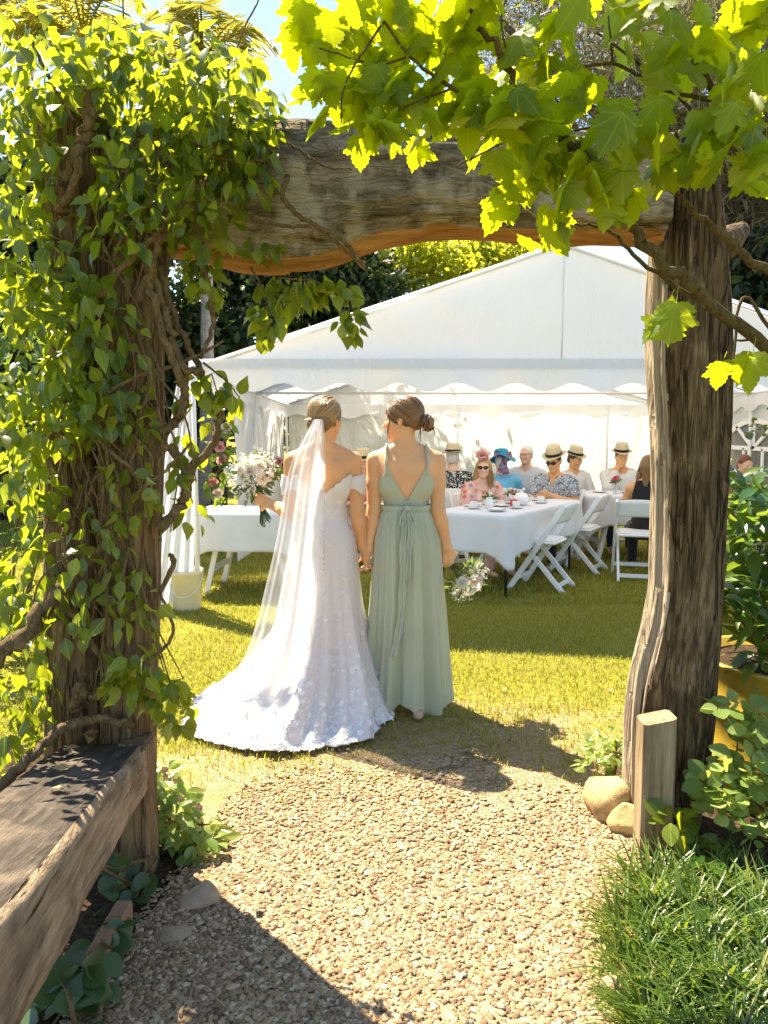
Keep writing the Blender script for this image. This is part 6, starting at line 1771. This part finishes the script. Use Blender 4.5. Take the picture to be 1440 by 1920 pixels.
def guest(x, y, face, label, skin='skin_pink', shirt='white_shirt', trousers='navy', hair=None, hairstyle='short', hat=None, arms='table', tilt=0.0, yaw=0.0, sleeve='short', sc=1.0, glasses=None, w=1.0, lean=.0, female=False, seat=.43, neck=0):
    sc = sc*.935
    o = v3(x, y, 0); R0 = rotz(math.atan2(face[1], face[0]) - math.pi/2); W = lambda *p: o + R0 @ (v3(*p)*sc)
    t = thing('person', o, label, 'person', None)
    s = SDF(); hp = seat
    sp = lambda z, yy=0: W(0, yy + lean*(z-hp), z)
    def E(p, r, k=.05): s.ell(W(*p), v3(*r)*sc, R0, k)
    def trunk(s):
        fy = R0 @ v3(0,1,0)
        s.ell(W(0,0,hp+.09), v3(.175*w,.125,.12)*sc, R0, .06); s.cone(W(0,lean*.1,hp+.14), W(0,lean*.25,hp+.30), .135*sc*w, .135*sc*w, .06, flat=(fy, 1.2))
        s.ell(W(0,lean*.38,hp+.38), v3(.160*w,.115,.16)*sc, R0, .06); s.cone(W(-.10*w,lean*.48,hp+.49), W(.10*w,lean*.48,hp+.49), .072*sc, .072*sc, .05)
        for q in (-1, 1):
            s.cone(W(q*.03,lean*.5-.01,hp+.585), W(q*.17*w,lean*.5,hp+.525), .045*sc, .045*sc, .04)
            if female: s.ell(W(q*.072,lean*.4+.10,hp+.37), v3(.06,.05,.055)*sc, R0, .03)
    def legs(s):
        for q in (-1, 1):
            kn = W(q*.11,.43,hp+.045); an = W(q*.11,.40,.09)
            s.cone(W(q*.09,.02,hp+.06), kn, .085*sc, .062*sc, .04); s.cone(kn, an, .058*sc, .038*sc, .03)
    trunk(s); legs(s)
    for q in (-1, 1): s.cone(W(q*.11,.37,.045), W(q*.12,.55,.035), .035*sc, .028*sc, .02)
    hc = W(0, lean*.62 + .02 + neck, hp+.755 - abs(tilt)*.03); R = R0 @ rotz(yaw) @ rotx(-tilt)
    s.cone(W(0,lean*.5-.01,hp+.55), hc + R @ (v3(0,-.015,-.05)*sc), .058*sc, .055*sc, .03)
    A = {}
    for q in (-1, 1):
        sh = W(q*.185*w, lean*.5, hp+.505)
        md = arms if isinstance(arms, str) else arms[0 if q < 0 else 1]
        if md == 'table': el, wr, fd, pn = W(q*.25,.14,hp+.25), W(q*.10,.36,hp+.315), v3(-q*.5,.8,.05), v3(0,0,-1)
        elif md == 'phone': el, wr, fd, pn = W(q*.26,.10,hp+.27), W(q*.07,.30,hp+.36), v3(-q*.45,.75,.25), v3(-q*.7,-.1,.5)
        elif md == 'chin': el, wr, fd, pn = W(q*.16,.27,hp+.36), W(q*.055,.16,hp+.60), v3(-q*.25,.02,1), v3(-q*.4,-.8,0)
        else: el, wr, fd, pn = W(q*.25,-.02,hp+.24), W(q*.14,.20,hp+.15), v3(-q*.3,.9,-.1), v3(0,0,-1)
        A[q] = (sh, el, wr); arm_sdf(s, sh, el, wr, tuple(k*sc*(1.12 if not female else .95) for k in (.05,.041,.042,.029)))
        hand_sdf(s, wr, R0 @ fd, R0 @ pn, (1 if np.dot(np.cross(R0 @ fd, R0 @ pn), R0 @ v3(-q,.2,.5)) > 0 else -1), .55, sc*1.02)
    head_sdf(s, hc, R, sc*1.02, 1.0 if not female else .93)
    V, F = s.mesh(.0100, 0, 0); mk('body', V, F, M[skin], t); 
    if not (glasses == 'dark'): eyes(hc, R, t, sc*1.02)
    # clothes
    c = SDF(); trunk(c)
    for q in (-1, 1):
        sh, el, wr = A[q]
        if sleeve == 'short': c.cone(sh, sh*.35 + el*.65, .058*sc, .056*sc, .03)
        elif sleeve == 'long': c.cone(sh, el, .058*sc, .050*sc, .03); c.cone(el, wr*.93 + el*.07, .050*sc, .036*sc, .02)
        elif sleeve == 'loose': c.cone(sh, el, .062*sc, .085*sc, .03)
    Vc, Fc = c.mesh(.0125, .012, 1)
    f = R0 @ v3(0,1,0); rt = R0 @ v3(1,0,0)
    def g(P):
        d = P - o; z = d[:,2]/sc; yy = d @ f/sc; xx = d @ rt/sc
        neckz = hp + .60 - np.where(yy - lean*.5 > .02, (.14 if female or shirt.startswith('pat') else .06)*np.clip(1 - np.abs(xx)/(.085 if female else .055), 0, 1) + .012, .0) - .05*np.clip(np.abs(xx)-.12, 0, 1)
        r_ = [neckz - z, z - (hp+.02)]
        if sleeve == 'none': r_.append(.165*w - np.abs(xx) - .25*np.maximum(z-hp-.45, 0))
        else:
            for q in (-1, 1):
                sh, el, wr = A[q]; ax = nz(el-sh); lim = {'short': .62, 'long': 5, 'loose': .95}[sleeve]*np.linalg.norm(el-sh)
                if sleeve == 'long': u_ = (P - wr) @ nz(wr-el); far = np.where(np.linalg.norm(P-wr, axis=1) < .13, -u_ - .01, 1.0)
                else: u_ = (P - sh) @ ax; far = np.where((np.linalg.norm(P - (sh*.3+el*.7), axis=1) < .14) & (xx*q > .13*w), lim - u_, 1.0)
                r_.append(far)
        return np.minimum.reduce(r_)
    Vc, Fc = clip(Vc, Fc, g)
    Vc = Vc + .004*(fbm(Vc*9)[:,None]-.45)*nz(R0 @ v3(0,1,.3))*2
    sh_ = mk('shirt' if not female else 'blouse', Vc, Fc, M[shirt], t); sh_.modifiers.new('thickness', 'SOLIDIFY').thickness = .005
    c = SDF(); legs(c); c.ell(W(0,0,hp+.07), v3(.175*w,.125,.11)*sc, R0, .05); Vt, Ft = c.mesh(.016, .010, 0); mk('trousers' if not female else 'skirt', Vt, Ft, M[trousers], t)
    # hair
    if hair:
        h = SDF(); T = lambda *p: hc + R @ (v3(*p)*sc*1.02)
        k = 1.0 if hairstyle != 'thin' else .965
        h.ell(T(0,-.016,.032), v3(.080*k,.099*k,.091*k)*sc, R, .01); h.ell(T(0,-.06,-.03), v3(.066,.05,.05)*sc*k, R, .03)
        h.ell(T(0,.085,-.04), v3(.085,.088,.088)*sc, R, .012, True)
        for q in (-1, 1): h.ell(T(q*.072,.03,-.062), v3(.032,.05,.05)*sc, R, .01, True)
        if hairstyle == 'long':
            for q in (-1, 1):
                h.cone(T(q*.062,.0,.01), T(q*.085,-.005,-.12), .030*sc, .034*sc, .03); h.cone(T(q*.085,-.005,-.12), T(q*.075,.02,-.22), .034*sc, .012*sc, .03)
            h.cone(T(0,-.075,-.02), T(0,-.09,-.20), .06*sc, .03*sc, .04)
        V, F = h.mesh(.0095, 0, 1); hr = mk('hair', V, F, M[hair], t)
        if hairstyle == 'long':
            rg = np.random.default_rng(int(abs(x)*100)); mb = MB()
            for q in (-1, 1):
                for _ in range(40):
                    a = T(q*(.05+.035*rg.random()), -.05+.08*rg.random(), .03); b_ = T(q*(.07+.05*rg.random()), -.05+.09*rg.random(), -.12); c_ = T(q*(.06+.06*rg.random()), -.04+.11*rg.random(), -.24+.04*rg.random())
                    mb.tube(catmull([a, b_, c_], 5), [.003,.0035,.001], 4)
            mk('hair_locks', mb.V, mb.F, M[hair], hr)
    if glasses: specs(t, hc, R, sc*1.02, glasses == 'dark')
    if hat == 'fedora': fedora(t, hc, R, sc*1.02)
    elif hat == 'blue':
        n = 44; V, F = lathe([(.185,-.03),(.17,-.012),(.13,.01),(.100,.022),(.098,.05),(.094,.085),(.075,.112),(.035,.122),(0,.122)], n); V = np.array(V); th_ = np.arctan2(V[:,1], V[:,0]); r = np.hypot(V[:,0], V[:,1])
        V[:,2] += np.clip((r-.1)/.08, 0, 1)*(.028*np.sin(th_*3+.8) + .02*np.sin(th_*2)); RR = R @ rotx(-.15)
        ht = mk('hat', (V*sc) @ RR.T + hc + R @ (v3(0,-.02,.055)*sc), F, M['teal_hat'], t); ht.modifiers.new('thickness', 'SOLIDIFY').thickness = .004
        # striped scarf bow at the back of the hat
        bc = hc + R @ (v3(0,-.135,.065)*sc)
        def fan(d1, l, wd, nm):
            d1 = nz(R @ d1); pr = nz(np.cross(d1, R @ v3(0,-1,0))); ou = R @ v3(0,-1,0); G = []
            for k in np.linspace(0, 1, 8):
                G.append([bc + d1*l*k + pr*wd*(.25+.75*k)*a + ou*(.03*math.sin(k*2.4) + .006*math.sin(a*9)) for a in np.linspace(-1, 1, 9)])
            V, F = gridmesh(np.array(G)); mk(nm, V, F, M['pat_scarf'], ht)
        fan(v3(-1,0,.35), .11, .045, 'scarf_loop'); fan(v3(1,0,.25), .10, .045, 'scarf_loop'); fan(v3(-.25,0,-1), .19, .035, 'scarf_tail'); fan(v3(.15,0,-1), .21, .04, 'scarf_tail')
    elif hat == 'fascinator':
        bc = hc + R @ (v3(.02,.03,.115)*sc); rg = np.random.default_rng(77); V, F = lathe([(.0,.012),(.05,.008),(.062,0),(.05,-.006)], 24); base = mk('fascinator', np.array(V) @ R.T + bc, F, M['pink_net'], t)
        def rs(c, d, s_, col):
            d = nz(d); x_ = nz(np.cross(d, v3(.3,.5,.2))); y_ = np.cross(d, x_); o_ = link('fascinator_rose', ROSE[col], base); m = np.stack([x_, y_, d], 1)*s_; o_.matrix_basis = Matrix([list(m[r]) + [c[r]] for r in range(3)] + [[0,0,0,1]])
        rs(bc + R @ v3(0,.025,.02), R @ v3(-.1,.8,.6), .058, 'pink'); rs(bc + R @ v3(.03,.0,.03), R @ v3(.5,.3,.8), .050, 'blush'); rs(bc + R @ v3(-.035,.0,.02), R @ v3(-.6,.4,.6), .046, 'hot')
        mb = MB()
        for _ in range(26):
            d = nz(R @ v3(rg.normal()*.8, rg.normal()*.5, .9)); l = .06 + .07*rg.random(); pr = nz(np.cross(d, rg.normal(size=3)))
            mb.add([bc, bc + d*l*.6 + pr*.018, bc + d*l, bc + d*l*.6 - pr*.018], [[0,1,2,3]])
        mk('fascinator_feather', mb.V, mb.F, M['pink_net'], base, smooth=False)
    return t, hc, R, A, W
SEATS = []
def seat_for(x, y, face, label): chair(x - face[0]*.02, y - face[1]*.02, face, label)
def nf(a): return (math.cos(a), math.sin(a))

g5 = guest(1.90, 8.42, (-.55,-.83), 'man in straw fedora and grey patterned shirt looking down at his hands', 'skin_tan', 'pat_leafgrey', 'navy', 'hair_dark', 'short', 'fedora', 'phone', .30, .0, 'short', 1.03, 'dark', 1.10, .16)
seat_for(1.90, 8.42, (-.55,-.83), 'white folding chair under the man in the patterned shirt')
guest(1.00, 8.02, (.42,-.90), 'blonde woman in pink floral dress, pink fascinator and dark sunglasses', 'skin_pink', 'pat_floral', 'pat_floral', 'hair_blond', 'long', 'fascinator', 'table', .05, -.65, 'loose', .98, 'dark', 1.0, .10, True)
seat_for(1.00, 8.02, (.42,-.90), 'white folding chair under the woman with the pink fascinator')
guest(.80, 8.95, (.10,1), 'man seen from behind in straw hat and black palm print shirt', 'skin_pink', 'pat_palm', 'navy', 'hair_grey', 'short', 'fedora', 'table', .0, -.25, 'short', 1.03, None, 1.12, .06)
seat_for(.80, 8.95, (.10,1), 'white folding chair under the man in the palm print shirt')
guest(1.38, 8.98, (.0,1), 'woman seen from behind in turquoise hat with striped bow and blue top', 'skin_pink', 'blue_knit', 'navy', 'hair_grey', 'short', 'blue', 'table', .1, .05, 'long', .98, None, 1.06, .12, True)
seat_for(1.38, 8.98, (.0,1), 'white folding chair under the woman in the turquoise hat')
guest(1.74, 9.40, (-.35,-.9), 'grey haired man with glasses in a pale grey jacket', 'skin_pink', 'grey_suit', 'stone_tr', 'hair_grey', 'thin', None, 'lap', .0, -.25, 'long', 1.05, 'clear', 1.06, .02)
seat_for(1.74, 9.40, (-.35,-.9), 'white folding chair under the grey haired man')
guest(2.33, 9.55, (.3,-.95), 'guest in straw fedora half hidden behind the man in the patterned shirt', 'skin_tan', 'white_shirt', 'stone_tr', 'hair_dark', 'short', 'fedora', 'table', .25, .3, 'long', 1.0, None, 1.0, .1)
seat_for(2.33, 9.55, (.3,-.95), 'white folding chair under the half hidden guest in a fedora')
guest(2.92, 9.48, (-.25,-.97), 'man in straw hat and white shirt resting his chin on one hand', 'skin_tan', 'white_shirt', 'navy', 'hair_dark', 'short', 'fedora', ('table','chin'), .15, .15, 'long', 1.03, None, 1.06, .12)
seat_for(2.92, 9.48, (-.25,-.97), 'white folding chair under the man in the white shirt')
guest(2.66, 7.72, (.25,1), 'long haired blonde woman in a black sleeveless top beside the post', 'skin_tan', 'black_top', 'black_top', 'hair_blond', 'long', None, 'table', .05, -.3, 'none', 1.0, None, 1.0, .08, True)
guest(-.22, 8.35, (-.15,-.98), 'guest in straw hat and coral top between bride and bridesmaid', 'skin_pink', 'coral', 'stone_tr', 'hair_grey', 'short', 'fedora', 'table', .1, .1, 'short', 1.0, None, 1.0, .1, True)
seat_for(-.22, 8.35, (-.15,-.98), 'white folding chair under the guest in the coral top')
guest(4.02, 8.60, (-.2,-.98), 'red haired woman in leopard print top by the arched window', 'skin_pink', 'pat_leopard', 'black_top', 'hair_red', 'short', None, 'lap', .1, .4, 'long', .98, None, 1.0, .08, True)
seat_for(4.02, 8.60, (-.2,-.98), 'white folding chair by the arched window')

# ---------------------------------------------------------------- things on the tables
CUP, cf = lathe([(.0,.004),(.022,.0),(.026,.006),(.034,.030),(.040,.060),(.037,.058),(.030,.025),(.0,.010)], 20)
PLATE, pf = lathe([(0,.004),(.05,.003),(.06,.006),(.085,.014),(.086,.017),(.06,.010),(0,.008)], 28)
SAUC, sf = lathe([(0,.003),(.03,.002),(.045,.005),(.068,.013),(.069,.016),(.042,.008),(0,.006)], 24)
TOP = .742
def rz_empty(name, p, label, cat, group): return thing(name, p, label, cat, group)
def teacup(p, rot, label):
    t = thing('teacup', p, label, 'cup', 'tea cups on the tea table')
    mk('saucer', np.array(SAUC)+p, sf, M['china'], t); b = mk('cup', np.array(CUP)+p+v3(0,0,.006), cf, M['china'], t)
    d = v3(math.cos(rot), math.sin(rot), 0); hp_ = [p + d*(.036 + .020*math.sin(a)) + v3(0,0,.035+.018*math.cos(a)) for a in np.linspace(0, math.pi, 8)]
    mk('handle', *tube(hp_, .0035, 6), M['china'], b)
def plate(p, label, stack=1):
    for k in range(stack):
        o = mk('plate', np.array(PLATE)+p+v3(0,0,.010*k), pf, M['china']); tag(o, label, 'plate', 'plates on the tables')
def on1(a, b): return corner + u1*a + w1*b + v3(0,0,TOP)
for i, (a, b, r) in enumerate([(.38,.52,1.0),(.62,.20,2.0),(.80,.58,.5),(1.22,.20,4),(1.30,.55,3),(1.02,.64,2.4)]): teacup(on1(a,b), r, 'white teacup on its saucer on the tea table')
for a, b, k in [(.30,.25,2),(.72,.40,1),(1.05,.42,1),(1.45,.32,1),(.56,.63,1)]: plate(on1(a,b), 'white china plate lying on the tea table', k)
def jug(p, label, h=.11):
    t = thing('milk_jug', p, label, 'jug'); mk('jug_body', *lathe([(0,.003),(.03,0),(.04,.03),(.036,.07),(.028,h-.01),(.034,h),(.031,h-.003),(.026,h-.02),(.034,.03),(0,.01)], 20, tuple(p)), M['china'], t)
    mk('handle', *tube([p + v3(.034+.022*math.sin(a),0,h*.5+.028*math.cos(a)) for a in np.linspace(0,3.14,8)], .004, 6), M['china'], t)
jug(on1(.50,.42), 'white china milk jug among the teacups', .10)
t_ = thing('teapot', on1(.92,.28), 'round white china teapot among the cups', 'teapot'); pp = on1(.92,.28)
mk('pot', *lathe([(0,.004),(.045,0),(.075,.04),(.078,.07),(.055,.11),(.03,.122),(0,.124)], 24, tuple(pp)), M['china'], t_); mk('lid_knob', *lathe([(.012,.120),(.016,.132),(.010,.142),(0,.144)], 12, tuple(pp)), M['china'], t_)
mk('spout', *tube(catmull([pp + v3(-.07,0,.05), pp + v3(-.10,0,.075), pp + v3(-.12,0,.115)], 5), [.014,.010,.007], 8), M['china'], t_); mk('handle', *tube([pp + v3(.07+.035*math.sin(a),0,.068+.035*math.cos(a)) for a in np.linspace(0,3.14,9)], .006, 6), M['china'], t_)
glassm = NT('clear_glass'); glassm.col((.8,.85,.83)).rough(.05).spec(.5); glassm.see_through(.7); M['glass'] = glassm.m
def posy(p, label, cols, seed, h=.10, r=.05, leaves=26):
    rg = np.random.default_rng(seed); t = thing('flower_vase', p, label, 'vase of flowers')
    mk('glass_jar', *lathe([(0,.002),(.03,0),(.034,.02),(.032,h*.8),(.028,h),(.026,h),(.03,.02),(0,.006)], 16, tuple(p)), M['glass'], t)
    c = p + v3(0,0,h+.035); g = Vector(t.location)
    for i, col in enumerate(cols):
        d = nz(v3(rg.normal()*.8, rg.normal()*.8, .8)); q = c + d*r; x_ = nz(np.cross(d, v3(.3,.5,.2))); y_ = np.cross(d, x_); o_ = bpy.data.objects.new('flower', ROSE[col]); COL.objects.link(o_); o_.parent = t; o_.matrix_parent_inverse = Matrix.Translation(-g)
        m = np.stack([x_, y_, d], 1)*(.026+.012*rg.random()); o_.matrix_basis = Matrix([list(m[k]) + [q[k]] for k in range(3)] + [[0,0,0,1]])
        mk('stem', *tube([p + v3(0,0,.015), q], .002, 4), M['bouquet_leaf'], t)
    D = rg.normal(size=(leaves,3)); D[:,2] = np.abs(D[:,2])*.7; D /= np.linalg.norm(D, axis=1)[:,None]
    place_leaves(t, LANCE, c + D*r*.3 - v3(0,0,.02), D, rg.normal(size=(leaves,3)) + v3(0,0,1), .04+.04*rg.random(leaves), M['bouquet_leaf'], leaves)
posy(on1(.66,.50), 'low vase of green foliage among the cups', ['white'], 3, .06, .035, 40)
posy(on1(1.16,.50), 'small leafy posy near the man with the fedora', ['white','pink'], 4, .06, .04, 30)
posy(T2 + v3(-.36,-.12,TOP), 'tall vase of hot pink and red flowers on the far table', ['hot','hot','pink','white'], 5, .11, .06)
posy(T2 + v3(-.02,-.16,TOP), 'single hot pink bloom in a glass on the far table', ['hot','hot'], 6, .09, .025, 8)
posy(T4 + v3(-.22,-.15,TOP), 'white and green centrepiece seen between bride and bridesmaid', ['white','white','blush','ivory','white'], 8, .09, .07, 60)
for q in (-.5,-.2,.2,.5): plate(T2 + v3(q,.05*math.sin(q*9),TOP), 'white plate on the far table with hot pink flowers')
# red napkin figure of a gift on the tea table
mb = MB().box((-.03,-.02,0), (.03,.02,.07), .008, None); tag(mk('red_gift_box', np.array(mb.V) @ rotz(.4).T + on1(.78,.30), mb.F, plain('red_card', (.65,.05,.08), .5), None, False), 'tiny red card box standing among the teacups', 'box')

# rose garland hanging by the curtain
gar = thing('rose_garland', (TX0+.10, TY0-.10, 0), 'hanging spray of pink roses and leaves at the marquee leg', 'flower garland')
rg = np.random.default_rng(12); gl = Vector(gar.location)
pts = [(424,802,6.15),(412,838,6.14),(416,862,6.14),(400,905,6.13),(408,925,6.13),(430,880,6.14),(522,865,6.2)]
for i, p in enumerate(pts):
    q = np.array(PY(*p)); d = nz(v3(.3*rg.normal(), -1, .3*rg.normal())); x_ = nz(np.cross(d, v3(.3,.5,.2))); y_ = np.cross(d, x_)
    o_ = bpy.data.objects.new('flower', ROSE[['blush','pink','pink','pink','blush','white','pink'][i]]); COL.objects.link(o_); o_.parent = gar; o_.matrix_parent_inverse = Matrix.Translation(-gl)
    m = np.stack([x_, y_, d], 1)*.048; o_.matrix_basis = Matrix([list(m[k]) + [q[k]] for k in range(3)] + [[0,0,0,1]])
mk('stem', *tube(catmull([np.array(PY(*p)) + v3(0,.03,0) for p in [(395,700,6.2)] + pts[:5]], 5), .006, 6), M['vine_stem'], gar)
P = np.concatenate([np.array(PY(*p)) + rg.normal(size=(9,3))*.05 for p in pts]); k = len(P)
place_leaves(gar, OVATE, P, rg.normal(size=(k,3)) + v3(0,0,-.6), rg.normal(size=(k,3)) + v3(0,-1,.4), .07+.04*rg.random(k), M['shrub_leaf'], k)
# cream bucket by the curtain
bk = GZ(352, 1142); t_ = thing('bucket', (bk.x, bk.y, 0), 'cream plastic bucket with wire handle beside the curtain', 'bucket')
M['cream'] = plain('cream_plastic', (.74,.66,.44), .4, .4, 0, .03)
mk('tub', *lathe([(0,.004),(.105,0),(.11,.01),(.128,.30),(.136,.305),(.136,.335),(.128,.335),(.122,.30),(.10,.02),(0,.02)], 30, (bk.x, bk.y, 0)), M['cream'], t_)
mk('handle', *tube([(bk.x + .137*math.cos(a), bk.y - .02 - .13*math.sin(a), .30 - .17*math.sin(a)) for a in np.linspace(0, math.pi, 14)], .0035, 6), M['steel_white'], t_)
